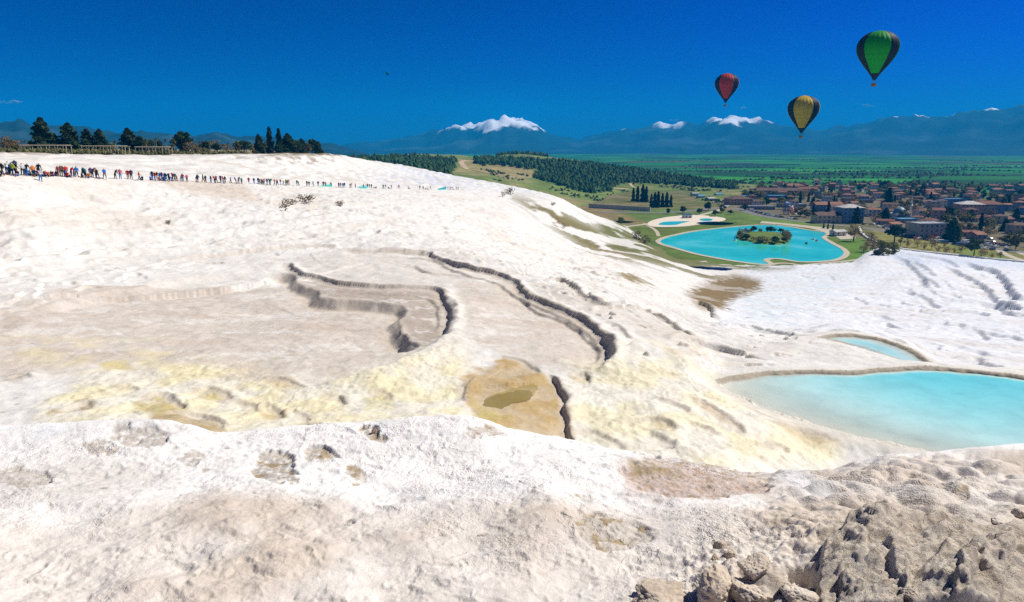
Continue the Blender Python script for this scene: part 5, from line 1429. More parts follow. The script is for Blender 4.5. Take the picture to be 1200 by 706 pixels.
# ------------------------------------------------------------------ town houses
WALLS = [('white', (0.62, 0.60, 0.57)), ('cream', (0.52, 0.45, 0.34)), ('pale blue', (0.16, 0.26, 0.42)), ('pinkish', (0.46, 0.30, 0.25)), ('grey', (0.30, 0.30, 0.31)), ('brick red', (0.28, 0.12, 0.08))]
ROOFS = [('red tiled', (0.185, 0.08, 0.055)), ('orange tiled', (0.26, 0.125, 0.08)), ('brown tiled', (0.125, 0.078, 0.062)), ('pale concrete', (0.46, 0.44, 0.42)), ('blue metal', (0.10, 0.27, 0.42)), ('grey sheet', (0.33, 0.35, 0.37))]
WM = [simple_mat('plaster_' + a.replace(' ', '_'), c, 0.9, 0.1, 0.15, 0.3) for a, c in WALLS]
RM = [simple_mat('roof_' + a.replace(' ', '_'), c, 0.85, 0.15, 0.3, 0.5, 0.4, 3) for a, c in ROOFS]
M_GLASS = simple_mat('window_glass', (0.03, 0.04, 0.055), 0.15, 0.5, 0.1)
M_DOOR = simple_mat('door_wood', (0.10, 0.055, 0.03), 0.6, 0.3, 0.2)
WIN = box_mesh('window_pane', -0.55, 0.55, -0.06, 0.02, -0.7, 0.7); WIN.materials.append(M_GLASS)
DOORM = box_mesh('door_leaf', -0.5, 0.5, -0.06, 0.02, 0, 2.1); DOORM.materials.append(M_DOOR)
CHIM = box_mesh('chimney', -0.35, 0.35, -0.35, 0.35, -0.6, 1.2); CHIM.materials.append(WM[1])
PARA = {}
def wall_mesh(w, d, h): return box_mesh('house_wall', -w / 2, w / 2, -d / 2, d / 2, -0.5, h)
def gable_mesh(w, d, h, rise, o=0.5):
    W, D = w / 2 + o, d / 2 + o
    v = [(-W, -D, h), (W, -D, h), (W, D, h), (-W, D, h), (-W, 0, h + rise), (W, 0, h + rise), (-W, -D, h - .2), (W, -D, h - .2), (W, D, h - .2), (-W, D, h - .2)]
    f = [(0, 1, 5, 4), (2, 3, 4, 5), (6, 7, 1, 0), (8, 9, 3, 2), (7, 8, 2, 1), (9, 6, 0, 3), (9, 8, 7, 6), (1, 2, 5, 5), (3, 0, 4, 4)]
    me = bpy.data.meshes.new('gable_roof'); me.from_pydata(v, [], [tuple(dict.fromkeys(q)) for q in f]); me.update(); return me
def hip_mesh(w, d, h, rise, o=0.5):
    W, D = w / 2 + o, d / 2 + o
    r = max(W - D, 0.4)
    v = [(-W, -D, h), (W, -D, h), (W, D, h), (-W, D, h), (-r, 0, h + rise), (r, 0, h + rise), (-W, -D, h - .2), (W, -D, h - .2), (W, D, h - .2), (-W, D, h - .2)]
    f = [(0, 1, 5, 4), (2, 3, 4, 5), (1, 2, 5), (3, 0, 4), (6, 7, 1, 0), (8, 9, 3, 2), (7, 8, 2, 1), (9, 6, 0, 3), (9, 8, 7, 6)]
    me = bpy.data.meshes.new('hip_roof'); me.from_pydata(v, [], f); me.update(); return me
def flat_mesh(w, d, h):
    v1, v2 = (w / 2 + 0.3, d / 2 + 0.3), (w / 2 - 0.1, d / 2 - 0.1)
    v = [(sx * v1[0], sy * v1[1], z) for z in (h - 0.15, h + 0.55) for sx, sy in ((-1, -1), (1, -1), (1, 1), (-1, 1))] + [(sx * v2[0], sy * v2[1], z) for z in (h + 0.55, h + 0.12) for sx, sy in ((-1, -1), (1, -1), (1, 1), (-1, 1))]
    f = [(0, 3, 2, 1)] + [(i, (i + 1) % 4, 4 + (i + 1) % 4, 4 + i) for i in range(4)] + [(4 + i, 4 + (i + 1) % 4, 8 + (i + 1) % 4, 8 + i) for i in range(4)] + [(8 + i, 8 + (i + 1) % 4, 12 + (i + 1) % 4, 12 + i) for i in range(4)] + [(12, 13, 14, 15)]
    me = bpy.data.meshes.new('flat_roof'); me.from_pydata(v, [], f); me.update(); return me
MESHC = {}
def cached(key, fn):
    if key not in MESHC: MESHC[key] = fn()
    return MESHC[key]
def slot_obj(name, me, mat, parent, loc=None):
    if len(me.materials) == 0: me.materials.append(None)
    o = bpy.data.objects.new(name, me); COL.objects.link(o); o.parent = parent
    o.material_slots[0].link = 'OBJECT'; o.material_slots[0].material = mat
    if loc: o.location = loc
    return o
def house(x, y, w, d, st, roof, wi, ri, rz, label=None, group='houses of the town', name='house', rise=None):
    h = 3.1 * st
    rise = rise if rise is not None else d * 0.19
    root = bpy.data.objects.new(name, None); COL.objects.link(root)
    root.location = (x, y, 0); root.rotation_euler = (0, 0, rz)
    slot_obj('wall', cached(('w', w, d, h), lambda: wall_mesh(w, d, h)), WM[wi], root)
    fn = {'gable': gable_mesh, 'hip': hip_mesh}.get(roof)
    rm_ = cached((roof, w, d, h), (lambda: fn(w, d, h, rise)) if fn else (lambda: flat_mesh(w, d, h)))
    r = slot_obj('roof', rm_, RM[ri], root)
    if roof != 'flat' and RND.random() < 0.6: link('chimney', CHIM, None, r, loc=(w * 0.22, d * 0.12, h + rise * 0.72))
    nw = max(2, int(w / 3.2))
    for s in range(st):
        for i in range(nw):
            xx = -w / 2 + (i + 0.5) * w / nw
            if s == 0 and i == nw // 2: link('door', DOORM, None, root, loc=(xx, -d / 2 - 0.01, 0.05))
            else: link('window', WIN, None, root, loc=(xx, -d / 2 - 0.01, 3.1 * s + 1.7))
        for sd in (-1, 1):
            o = link('window', WIN, None, root, loc=(sd * (w / 2 + 0.01), d * 0.18 * (1 if s % 2 else -1), 3.1 * s + 1.7)); o.rotation_euler = (0, 0, sd * math.pi / 2)
    lab = label or f"{WALLS[wi][0]} {['one','two','three','four'][st-1]}-storey house with {ROOFS[ri][0]} {roof} roof " + where(x, y)
    tag(root, lab, 'house' if name == 'house' else 'building', group)
    return root
def where(x, y):
    r = math.hypot(x, y)
    if r < 540: return 'right behind the parked cars'
    if r < 680: return 'in the near half of the town'
    if r < 900: return 'in the middle of the town'
    return 'at the edge of the valley fields'
OCC = []
HOUSES = []
def near_house(x, y):
    return min(HOUSES, key=lambda q: (q[0] - x) ** 2 + (q[1] - y) ** 2)[2]
def free(x, y, rad):
    return all((x - a) ** 2 + (y - b) ** 2 > (rad + c) ** 2 for a, b, c in OCC)
road_pts = catmull(np.array([gpt(*p) for p in MAINROAD]), 10)
def big(x, yb, w, d, st, roof, wi, ri, lab, rz=0.0, name='building'):
    p = gpt(x, yb); house(p[0], p[1] + d / 2, w, d, st, roof, wi, ri, rz, lab, 'larger buildings of the town', name)
    for t in np.linspace(-0.5, 0.5, max(1, int(w / d))): OCC.append((p[0] + t * (w - d) * math.cos(rz), p[1] + d / 2 + t * (w - d) * math.sin(rz), d * 0.62))
big(1002 - 3, 262, 17, 13, 4, 'hip', 2, 3, 'tall blue-grey hotel with a pale hipped roof behind the paved square', 0.05)
big(915, 229.5, 58, 16, 2, 'gable', 3, 2, 'very long brown-roofed barrack building on the far side of town', -0.04)
big(948, 227.5, 24, 14, 2, 'gable', 0, 0, 'white-walled annex with red roof beyond the long barrack', -0.05)
big(868, 240.5, 24, 18, 2, 'hip', 3, 2, 'broad brown hipped restaurant at the road junction', 0.1)
big(884, 233.5, 24, 14, 1, 'flat', 4, 4, 'low shed with a blue metal flat roof at the road junction', 0.0)
big(912, 236.5, 20, 14, 2, 'flat', 2, 4, 'blue two-storey flat-roofed building before the long barrack', 0.0)
big(930, 243.5, 26, 12, 1, 'flat', 4, 5, 'long low market hall with a grey sheet roof near the water slide', -0.05)
big(893, 246, 26, 10, 1, 'flat', 4, 5, 'long low shed with grey roof behind the parked cars', -0.15)
big(932, 223, 26, 14, 2, 'hip', 3, 1, 'orange-roofed school on the field side of the long barrack', -0.05)
big(1092, 279, 22, 14, 3, 'flat', 4, 5, 'dark three-storey unfinished concrete block behind the parked cars', 0.15)
big(1120, 245, 20, 13, 3, 'flat', 2, 4, 'bright blue three-storey block in the middle of town', -0.05)
big(1160, 252, 26, 15, 3, 'hip', 2, 0, 'wide blue-walled block with red hipped roof', -0.1)
big(1140, 252, 20, 14, 3, 'hip', 3, 3, 'pinkish block with pale roof beside the wide blue block', -0.1)
big(1105, 254, 24, 13, 1, 'gable', 1, 1, 'low long orange-roofed house in the middle of town', -0.1)
big(972, 248, 26, 13, 2, 'gable', 2, 1, 'blue-walled house with long orange roof left of the hotel', 0.0)
big(973, 262, 22, 12, 2, 'gable', 1, 2, 'cream guesthouse with brown roof next to the hotel', 0.05)
big(1066, 262, 16, 12, 1, 'flat', 4, 4, 'low teal-roofed hall beside the mosque-like dome', 0.05)
TOWN = [(868, 226), (905, 219.5), (1000, 216.5), (1120, 221), (1330, 228), (1330, 303), (1210, 294), (1150, 286), (1060, 273), (1010, 266.5), (985, 262.5), (950, 257), (900, 248.5), (872, 240)]
tw = np.array([gpt(*p) for p in TOWN])
rs = np.random.RandomState(12)
cand = np.stack([rs.uniform(tw[:, 0].min(), tw[:, 0].max(), 6000), rs.uniform(tw[:, 1].min(), tw[:, 1].max(), 6000)], 1)
cand = cand[poly_sdf(cand[:, 0], cand[:, 1], tw) > 4]
rd_ = np.array([np.min(np.hypot(road_pts[:, 0] - a, road_pts[:, 1] - b)) for a, b in cand])
cand = cand[rd_ > 17]
nh = 0
for x, y in cand:
    if nh >= 230: break
    w, d = rs.choice([7, 8.5, 10, 12]), rs.choice([6.5, 7.5, 9])
    if not free(x, y, w * 0.62): continue
    if x > 0.80 * y + 40: continue
    st = int(rs.choice([1, 1, 2, 2, 3], p=[.25, .2, .25, .2, .1])); roof = rs.choice(['gable', 'gable', 'hip', 'hip', 'flat'])
    wi = int(rs.choice(6, p=[0.27, 0.25, 0.11, 0.16, 0.12, 0.09])); ri = int(rs.choice([0, 1, 2], p=[0.4, 0.3, 0.3])) if roof != 'flat' else int(rs.choice([3, 4, 5, 2]))
    house(float(x), float(y), float(w), float(d), st, str(roof), wi, ri, float(rs.normal() * 0.35 - 0.1))
    OCC.append((x, y, w * 0.62)); nh += 1
    HOUSES.append((x, y, f'{WALLS[wi][0]} {["one", "two", "three", "four"][st - 1]}-storey house with {ROOFS[ri][0]} roof'))
nt = 0
TN = {'broadleaf_tree': 'dark green', 'budding_tree': 'brown'}
for x, y in cand[::-1]:
    if nt >= 295: break
    if not free(x, y, 1.5) or x > 0.80 * y + 40: continue
    kk = RND.choice([K_ROUND, K_ROUND, K_OLIVE, K_OLIVE, K_OLIVE, K_SPRING, K_BROWN, K_BROWN, K_CYP, K_PINE])
    plant(kk, float(x), float(y), 0, RND.uniform(6, 11.5) if kk is not K_CYP else RND.uniform(9, 14), f'{kk.noun} beside the ' + near_house(x, y), 'trees among the town houses', RND.uniform(1.0, 1.5))
    OCC.append((x, y, 2.6)); nt += 1
# minaret and dome
ms = bpy.data.objects.new('mosque', None); COL.objects.link(ms)
p = gpt(1058, 258); ms.location = (p[0], p[1] + 6, 0); tag(ms, 'small mosque with a grey dome and slim white minaret in town', 'mosque')
def lathe(name, prof, k=16):
    rr_ = np.array([q[0] for q in prof]); zz = np.array([q[1] for q in prof])
    a = np.linspace(0, 2 * np.pi, k + 1)
    return grid_mesh(name, np.outer(np.cos(a), rr_), np.outer(np.sin(a), rr_), np.outer(np.ones(k + 1), zz))
link('wall', box_mesh('mosque_wall', -6, 6, -6, 6, -0.5, 5), WM[0], ms)
link('dome', lathe('dome', [(5.2, 5), (5.0, 6.5), (4.2, 8.2), (2.6, 9.6), (0.9, 10.3), (0.05, 10.6)]), simple_mat('dome_lead', (0.16, 0.24, 0.27), 0.5, 0.3, 0.15), ms)
mi = link('minaret', lathe('minaret', [(0.9, -0.5), (0.9, 11), (1.35, 11.2), (1.35, 12), (0.75, 12.1), (0.7, 15), (0.9, 15.1), (0.03, 18.5)], 12), M_WHITE, ms, loc=(8, -2, 0))
for i in range(-1, 2): link('window', WIN, None, ms, loc=(i * 3.2, -6.01, 2.4))
link('door', DOORM, None, ms, loc=(1.6, -6.01, 0.05))
# water slide
ws = bpy.data.objects.new('water_slide', None); COL.objects.link(ws)
p = gpt(921, 251.5); ws.location = (p[0], p[1], 0); tag(ws, 'blue water slide tower with orange curling flumes near the car park', 'water slide')
MB = simple_mat('slide_blue', (0.03, 0.11, 0.42), 0.4, 0.4, 0.1); MO = simple_mat('slide_orange', (0.70, 0.17, 0.03), 0.4, 0.4, 0.1)
for sx in (-1.6, 1.6):
    for sy in (-1.6, 1.6): link('leg', box_mesh('tower_leg', sx - .25, sx + .25, sy - .25, sy + .25, -0.3, 7.5), MB, ws)
link('platform', box_mesh('tower_platform', -2.2, 2.2, -2.2, 2.2, 7.5, 8.0), MB, ws)
link('canopy', hip_mesh(4.2, 4.0, 10.2, 1.6, 0.3), MB, ws)
for k, ph in ((0, 0.0), (1, 2.2)):
    pts_ = [(2.2 + k * 0.6 + 3.2 * t + 1.8 * math.sin(t * 7 + ph), -1.5 + 2.2 * math.cos(t * 7 + ph) - 2 * t, 7.6 - 7.0 * t) for t in np.linspace(0, 1, 15)]
    v, f = join([tube(a, b, 0.75, 0.75, 8) for a, b in zip(pts_[:-1], pts_[1:])])
    link('flume', raw_mesh('flume', v, f, True), MO if k == 0 else M_WHITE, ws)
# parked cars
CARC = [('white', (0.72, 0.72, 0.71)), ('silver', (0.45, 0.46, 0.48)), ('dark grey', (0.06, 0.065, 0.07)), ('blue', (0.05, 0.14, 0.36)), ('red', (0.36, 0.03, 0.025)), ('black', (0.02, 0.02, 0.022))]
CARM = [simple_mat('car_paint_' + a.replace(' ', '_'), c, 0.3, 0.5, 0.03) for a, c in CARC]
def prism(name, prof, w, inset=0.0):
    """side profile (x,z) extruded across y"""
    k = len(prof)
    v = [(x, -w / 2 + (inset if z > 0.95 else 0), z) for x, z in prof] + [(x, w / 2 - (inset if z > 0.95 else 0), z) for x, z in prof]
    f = [tuple(range(k))[::-1], tuple(range(k, 2 * k))] + [(i, (i + 1) % k, k + (i + 1) % k, k + i) for i in range(k)]
    me = bpy.data.meshes.new(name); me.from_pydata(v, [], f); me.update(); me.validate(); return me
BODY = prism('car_body', [(-2.1, 0.3), (2.1, 0.3), (2.15, 0.65), (2.0, 0.82), (1.0, 0.93), (0.35, 1.42), (-1.25, 1.45), (-1.85, 0.98), (-2.15, 0.9)], 1.75, 0.18)
VANB = prism('van_body', [(-2.4, 0.35), (2.4, 0.35), (2.45, 0.9), (2.2, 1.1), (1.7, 1.95), (-2.35, 2.0), (-2.45, 0.9)], 1.9, 0.1)
CGL = prism('car_glass', [(-1.75, 0.96), (0.92, 0.97), (0.36, 1.36), (-1.2, 1.38)], 1.5, 0.0); CGL.materials.append(M_GLASS)
VGL = prism('van_glass', [(0.2, 1.2), (2.1, 1.2), (1.72, 1.85), (0.2, 1.85)], 1.92, 0.0); VGL.materials.append(M_GLASS)
tv, tf = join([tube((0, -0.1, 0), (0, 0.1, 0), 0.31, 0.31, 10), (np.array([(0.31 * math.cos(t), s * 0.1, 0.31 * math.sin(t)) for s in (-1, 1) for t in np.linspace(0, 6.283, 8, endpoint=False)]), [tuple(range(8)), tuple(range(15, 7, -1))])])
WHM = bpy.data.meshes.new('wheel'); WHM.from_pydata([tuple(q) for q in tv], [], tf); WHM.update(); WHM.materials.append(simple_mat('tyre', (0.02, 0.02, 0.02), 0.9, 0.1))
def car(x, y, rz, van, ci, place):
    root = bpy.data.objects.new('parked_car' if not van else 'parked_van', None); COL.objects.link(root)
    root.location = (x, y, 0.1); root.rotation_euler = (0, 0, rz)
    slot_obj('body', VANB if van else BODY, CARM[ci], root)
    link('window', VGL if van else CGL, None, root, loc=(0, 0, 0.02))
    for sx in (-1.3, 1.3):
        for sy in (-0.8, 0.8): link('wheel', WHM, None, root, loc=(sx, sy, 0.31))
    tag(root, f"{CARC[ci][0]} {'van' if van else 'car'} {place}", 'van' if van else 'car', 'vehicles parked along the town road')
rt = np.gradient(road_pts, axis=0); rt /= np.linalg.norm(rt, axis=1)[:, None]
cum = np.concatenate([[0], np.cumsum(np.hypot(*np.diff(road_pts, axis=0).T))])
rng = random.Random(3)
def park_row(px0, px1, off, place, step=3.0, skip=0.15):
    row = []
    xs_ = project(road_pts[:, 0], road_pts[:, 1], np.zeros(len(road_pts)))[0]
    s0, s1 = float(np.interp(px0, xs_, cum)), float(np.interp(px1, xs_, cum))
    s = s0
    while s < s1:
        if rng.random() > skip:
            x, y = np.interp(s, cum, road_pts[:, 0]), np.interp(s, cum, road_pts[:, 1])
            tx_, ty_ = np.interp(s, cum, rt[:, 0]), np.interp(s, cum, rt[:, 1])
            row.append((x - ty_ * off, y + tx_ * off, math.atan2(ty_, tx_) + math.pi / 2 + rng.uniform(-.06, .06), rng.random() < 0.15, rng.choices(range(6), [7, 4, 2, 2, 1, 1])[0]))
        else: row.append(None)
        s += step
    def nm(q): return f"{CARC[q[4]][0]} {'van' if q[3] else 'car'}" if q else 'gap'
    for i, q in enumerate(row):
        if q:
            lft, rgt = (row[i - 1] if i else None), (row[i + 1] if i + 1 < len(row) else None)
            car(*q, f'between {nm(lft)} and {nm(rgt)} ' + place)
park_row(860, 925, 7.5, 'in the lakeside lawn row')
park_row(1030, 1175, 7.5, 'in the town-side row')
park_row(1060, 1175, -6.5, 'in the row along the park', 3.2, 0.35)
for x, y in [(1150, 283), (1156, 285.5), (1163, 285), (1168, 287.5), (1176, 288), (1148, 279), (1160, 281), (1022, 264), (1030, 266.5), (1037, 267), (1012, 263.5), (870, 228), (876, 226), (842, 240), (836, 238), (828, 236), (845, 236)]:
    p = gpt(x, y); car(p[0], p[1], rng.uniform(0, 3.1), False, rng.choices(range(6), [7, 4, 2, 2, 1, 1])[0], 'parked loosely in a yard or side road of the town')
# a few sheds on the open ground by the pale road
for x, yb, ri, lab in ((822, 233, 4, 'blue-roofed roadside stall near the junction'), (834, 236, 3, 'pale roadside kiosk near the junction'), (843, 231, 4, 'blue shed beside the pale climbing road'), (815, 230, 5, 'grey roadside shed at the edge of the meadow')):
    p = gpt(x, yb); house(p[0], p[1] + 4, 9, 6, 1, 'gable', 0, ri, 0.3, lab, 'sheds by the road junction', 'shed')
p = gpt(805, 256); house(p[0], p[1], 7, 5, 1, 'flat', 0, 4, 0.2, 'blue-roofed kiosk behind the bathing terrace pools', 'sheds by the bathing terrace', 'kiosk')
p = gpt(984, 277); house(p[0], p[1] + 3, 9, 6, 1, 'gable', 0, 3, 0.3, 'small white cafe on the paved square at the lake end', 'sheds by the bathing terrace', 'cafe')
# pedal boats
HULL = lathe('hull', [(0.02, -0.1), (0.7, -0.05), (1.0, 0.35), (0.9, 0.5), (0.02, 0.45)], 14)
for i, (x, y, c, lab) in enumerate(((861, 282.5, 0, 'white pedal boat beside the lake island'), (945, 286, 2, 'dark pedal boat out on the open lake'), (953, 281, 0, 'white pedal boat off the paved square'), (957, 283, 3, 'blue pedal boat next to the white one off the square'))):
    p = gpt(x, y); root = bpy.data.objects.new('pedal_boat', None); COL.objects.link(root); root.location = (p[0], p[1], 0.05); root.rotation_euler = (0, 0, i * 1.3)
    h_ = slot_obj('hull', HULL, CARM[c], root); h_.scale = (1.6, 0.9, 1)
    for s in (-0.35, 0.35): link('seat', box_mesh('boat_seat', -0.3, 0.3, s - 0.25, s + 0.25, 0.45, 1.0), MB, root)
    tag(root, lab, 'boat', 'pedal boats on the lake')
# ------------------------------------------------------------------ pergolas on the plateau
M_PERG = simple_mat('pergola_timber', (0.46, 0.40, 0.29), 0.8, 0.15, 0.15, 1.0)
def pergola(px0, px1, lab):
    Y0 = edge_depth((px0 + px1) / 2) + 9
    a, b = ray(px0, 178)[0] * Y0, ray(px1, 178)[0] * Y0
    zb = min(sample(H2, a, Y0), sample(H2, b, Y0))
    L = b - a
    root = bpy.data.objects.new('pergola', None); COL.objects.link(root); root.location = (a, Y0, zb)
    tag(root, lab, 'pergola', 'pergolas on the plateau edge')
    n = max(4, int(L / 2.2))
    ht = 2.6
    pm_ = box_mesh('pergola_post', -0.09, 0.09, -0.09, 0.09, -1.0, ht); pm_.materials.append(M_PERG)
    sm_ = box_mesh('pergola_slat', -0.05, 0.05, -0.5, 3.0, ht + 0.18, ht + 0.30); sm_.materials.append(M_PERG)
    for i in range(n + 1):
        for y in (0.0, 2.5): link('post', pm_, None, root, loc=(i * L / n, y, 0))
    for y in (0.0, 2.5): link('beam', box_mesh('pergola_beam', -0.4, L + 0.4, y - 0.08, y + 0.08, ht, ht + 0.18), M_PERG, root)
    for i in range(int(L / 0.8) + 1): link('slat', sm_, None, root, loc=(i * 0.8, 0, 0))
pergola(19, 78, 'long pale timber pergola under the tallest conifers')
pergola(96, 147, 'second pale pergola beside the conifer clump')
pergola(159, 198, 'short pale pergola among the fan palms')

# ------------------------------------------------------------------ people on the walkway
def skin_figure(name, verts, edges, radii, root=0):
    me = bpy.data.meshes.new(name)
    me.from_pydata(verts, edges, [])
    o = bpy.data.objects.new(name, me); COL.objects.link(o)
    o.modifiers.new('skin', 'SKIN')
    for i, r in enumerate(radii): me.skin_vertices[0].data[i].radius = r if isinstance(r, tuple) else (r, r)
    me.skin_vertices[0].data[root].use_root = True
    ss = o.modifiers.new('sub', 'SUBSURF'); ss.levels = ss.render_levels = 1
    dg = bpy.context.evaluated_depsgraph_get(); dg.update()
    out = bpy.data.meshes.new_from_object(o.evaluated_get(dg), preserve_all_data_layers=False, depsgraph=dg)
    bpy.data.objects.remove(o)
    out.name = name
    out.materials.clear()
    return out
def figure(pose):
    # x sideways, y forward (faces -y), z up
    if pose == 'sit':
        V_ = [(0, 0, .12), (0, .02, .40), (0, .0, .60), (0, -.02, .70), (0, -.03, .83), (.1, -.02, .13), (.13, -.36, .36), (.13, -.52, .04), (.13, -.64, .03), (-.1, -.02, .13), (-.14, -.34, .37), (-.13, -.50, .04), (-.13, -.62, .03),
              (.19, 0, .58), (.24, -.12, .36), (.18, -.34, .36), (-.19, 0, .58), (-.24, -.12, .36), (-.18, -.34, .36)]
    else:
        s = {'stand': .04, 'walk': .24, 'point': .06, 'stoop': .1}[pose]
        lean = .16 if pose == 'stoop' else 0.0
        V_ = [(0, 0, .92), (0, -lean * .6, 1.18), (0, -lean * 1.4, 1.42), (0, -lean * 1.9, 1.52), (0, -lean * 2.5 - .02, 1.66), (.1, 0, .88), (.11, -s * .6, .48), (.11, -s * .8 + .05, .07), (.12, -s * .8 - .12, .03), (-.1, 0, .88), (-.11, s * .45, .48), (-.11, s + .04, .08), (-.12, s - .1, .03),
              (.2, -lean * 1.3, 1.40), (.27, s * .5 - lean, 1.12), (.27, s * .2 - .1 - lean, .86), (-.2, -lean * 1.3, 1.40), (-.27, -s * .5 - lean, 1.12), (-.26, -s * .6 - .14 - lean, .88)]
        if pose == 'point': V_[14], V_[15] = (.40, -.2, 1.30), (.42, -.46, 1.42)
    E_ = [(0, 1), (1, 2), (2, 3), (3, 4), (0, 5), (5, 6), (6, 7), (7, 8), (0, 9), (9, 10), (10, 11), (11, 12), (2, 13), (13, 14), (14, 15), (2, 16), (16, 17), (17, 18)]
    R_ = [(.15, .11), (.15, .11), (.16, .11), .06, (.095, .11), .1, .07, .05, .045, .1, .07, .05, .045, .07, .05, .04, .07, .05, .04]
    me = skin_figure('person_' + pose, V_, E_, R_)
    hd = np.array(V_[4]); hips = V_[0][2]
    feet = [np.array(V_[i]) for i in (7, 8, 11, 12)]; hands = [np.array(V_[i]) for i in (15, 18)]
    legs = [(V_[5], V_[6]), (V_[6], V_[7]), (V_[9], V_[10]), (V_[10], V_[11])]
    def segd(p, a, b):
        a, b = np.array(a), np.array(b); t = np.clip(np.dot(p - a, b - a) / np.dot(b - a, b - a), 0, 1); return np.linalg.norm(p - a - (b - a) * t)
    for k in range(4): me.materials.append(None)
    for p in me.polygons:                      # 0 top, 1 trousers, 2 skin, 3 hair
        c = np.array(p.center); z = c[2]
        if np.linalg.norm(c - hd) < .2 and z > hd[2] - .13: p.material_index = 3 if (c[2] > hd[2] + .03 or c[1] > hd[1] + .03) else 2
        elif min(np.linalg.norm(c - h) for h in hands) < .13: p.material_index = 2
        elif min(np.linalg.norm(c - f) for f in feet) < .11: p.material_index = 2
        elif (z < hips + .05 if pose != 'sit' else (z < .22 or min(segd(c, a, b) for a, b in legs) < .1)) and min(segd(c, a, b) for a, b in legs + [(V_[0], V_[5]), (V_[0], V_[9])]) < .17 and not (abs(c[0]) > .2): p.material_index = 1
        else: p.material_index = 0
        p.use_smooth = True
    return me
FIG = {p: figure(p) for p in ('stand', 'walk', 'sit', 'point', 'stoop')}
CL = [('red', (0.55, 0.03, 0.03)), ('navy', (0.015, 0.03, 0.10)), ('black', (0.015, 0.015, 0.018)), ('blue', (0.03, 0.16, 0.5)), ('white', (0.7, 0.69, 0.67)), ('orange', (0.62, 0.18, 0.03)), ('teal', (0.02, 0.22, 0.25)), ('pink', (0.55, 0.16, 0.22)), ('green', (0.05, 0.20, 0.05)), ('purple', (0.12, 0.04, 0.2)), ('brown', (0.15, 0.08, 0.04)), ('yellow-green', (0.45, 0.55, 0.05))]
CM = {a: simple_mat('cloth_' + a.replace('-', '_'), c, 0.9, 0.1, 0.12, 6.0) for a, c in CL}
M_SKIN = simple_mat('skin', (0.42, 0.24, 0.16), 0.6, 0.3, 0.08)
HAIR = [simple_mat('hair_dark', (0.02, 0.014, 0.01), 0.6, 0.3), simple_mat('hair_brown', (0.08, 0.045, 0.02), 0.6, 0.3), simple_mat('hat_pale', (0.5, 0.45, 0.36), 0.8, 0.2)]
TR = ['navy', 'black', 'blue', 'brown', 'white']
prs = random.Random(21)
POSEW = {'stand': 'standing', 'walk': 'walking', 'sit': 'sitting', 'point': 'pointing', 'stoop': 'stooping'}
def person(px, py, pose=None, top=None, tr=None, rz=None, extra=None, grid=None):
    p = cast(px, py, 40, H2)
    pose = pose or prs.choices(['stand', 'walk', 'sit', 'stoop', 'point'], [4, 5, 2, 1.5, 0.7])[0]
    top = top or prs.choices([a for a, _ in CL], [5, 5, 5, 3, 3, 2, 3, 2, 1, 2, 2, 0.6])[0]
    tr = tr or prs.choices(TR, [4, 4, 3, 2, 1])[0]
    o = bpy.data.objects.new('person', FIG[pose]); COL.objects.link(o)
    for s, m_ in enumerate((CM[top], CM[tr], M_SKIN, prs.choice(HAIR))):
        o.material_slots[s].link = 'OBJECT'; o.material_slots[s].material = m_
    o.location = (p[0], p[1], sample(H2, p[0], p[1]) - 0.02)
    o.rotation_euler = (0, 0, rz if rz is not None else prs.uniform(0, 6.28))
    k = prs.uniform(0.92, 1.06); o.scale = (k * 1.08, k * 1.08, k)
    far = 'at the crowded start of the walkway' if px < 75 else ('along the walkway below the pergolas' if px < 200 else ('along the walkway above the tan fan' if px < 290 else ('on the walkway above the dry shrubs' if px < 400 else 'on the walkway by the small blue pools')))
    tag(o, extra or f'{POSEW[pose]} person in {top} top and {tr} trousers ' + far, 'person', 'visitors along the travertine walkway')
    return o
def wy(x): return float(np.interp(x, [-30, 0, 60, 100, 150, 200, 250, 300, 350, 400, 450, 530, 560], [205.5, 206, 207.5, 209, 211, 213, 215, 216.5, 218.3, 220, 221.5, 223, 223.5]))
person(48, 213, 'stoop', 'white', 'blue', 1.4, 'stooping person in blue trousers alone below the crowded walkway')
for x in (0, 3, 9, 11, 13, 16, 19, 21, 27, 29, 31, 33, 36, 39, 41, 44, 46, 52, 54, 57, 60, 63, 66, 69, 72, 75):
    person(x + prs.uniform(-.8, .8), wy(x) - prs.uniform(-.4, 1.2), prs.choice(['sit', 'sit', 'stand', 'stoop', 'walk']))
person(18.5, wy(18) - 5, 'stand', 'navy', 'black'); person(79, wy(79), 'sit', 'red', 'navy'); person(78, wy(79) - .6, 'stand', 'red', 'blue')
for x in (84, 87, 90, 96, 98, 101, 104, 107, 109, 113, 114.5, 123, 135, 141, 150, 154, 164, 167, 176.5, 179, 182, 184, 186.5, 188, 190, 192, 193.5, 195.5, 198, 200.5, 202, 205, 207, 213, 214.5, 219):
    person(x + prs.uniform(-.5, .5), wy(x) - prs.uniform(-.3, .8), None if x > 120 else prs.choice(['walk', 'stand', 'sit', 'stoop']))
for x in (230, 232, 238.5, 241, 247, 252, 254, 259, 261.5, 264, 271, 277, 279.5, 283.5, 292, 298, 303, 304.5, 306.5, 308.5, 310, 313, 316.5, 317.5, 321.5, 324, 325.5, 329, 332, 335, 337, 339, 348.5, 350, 360, 362.5, 367.5, 373, 379, 382, 387.5, 388.5, 397, 399):
    person(x + prs.uniform(-.4, .4), wy(x) - prs.uniform(-.2, .6), prs.choice(['walk', 'stand', 'walk', 'stoop']))
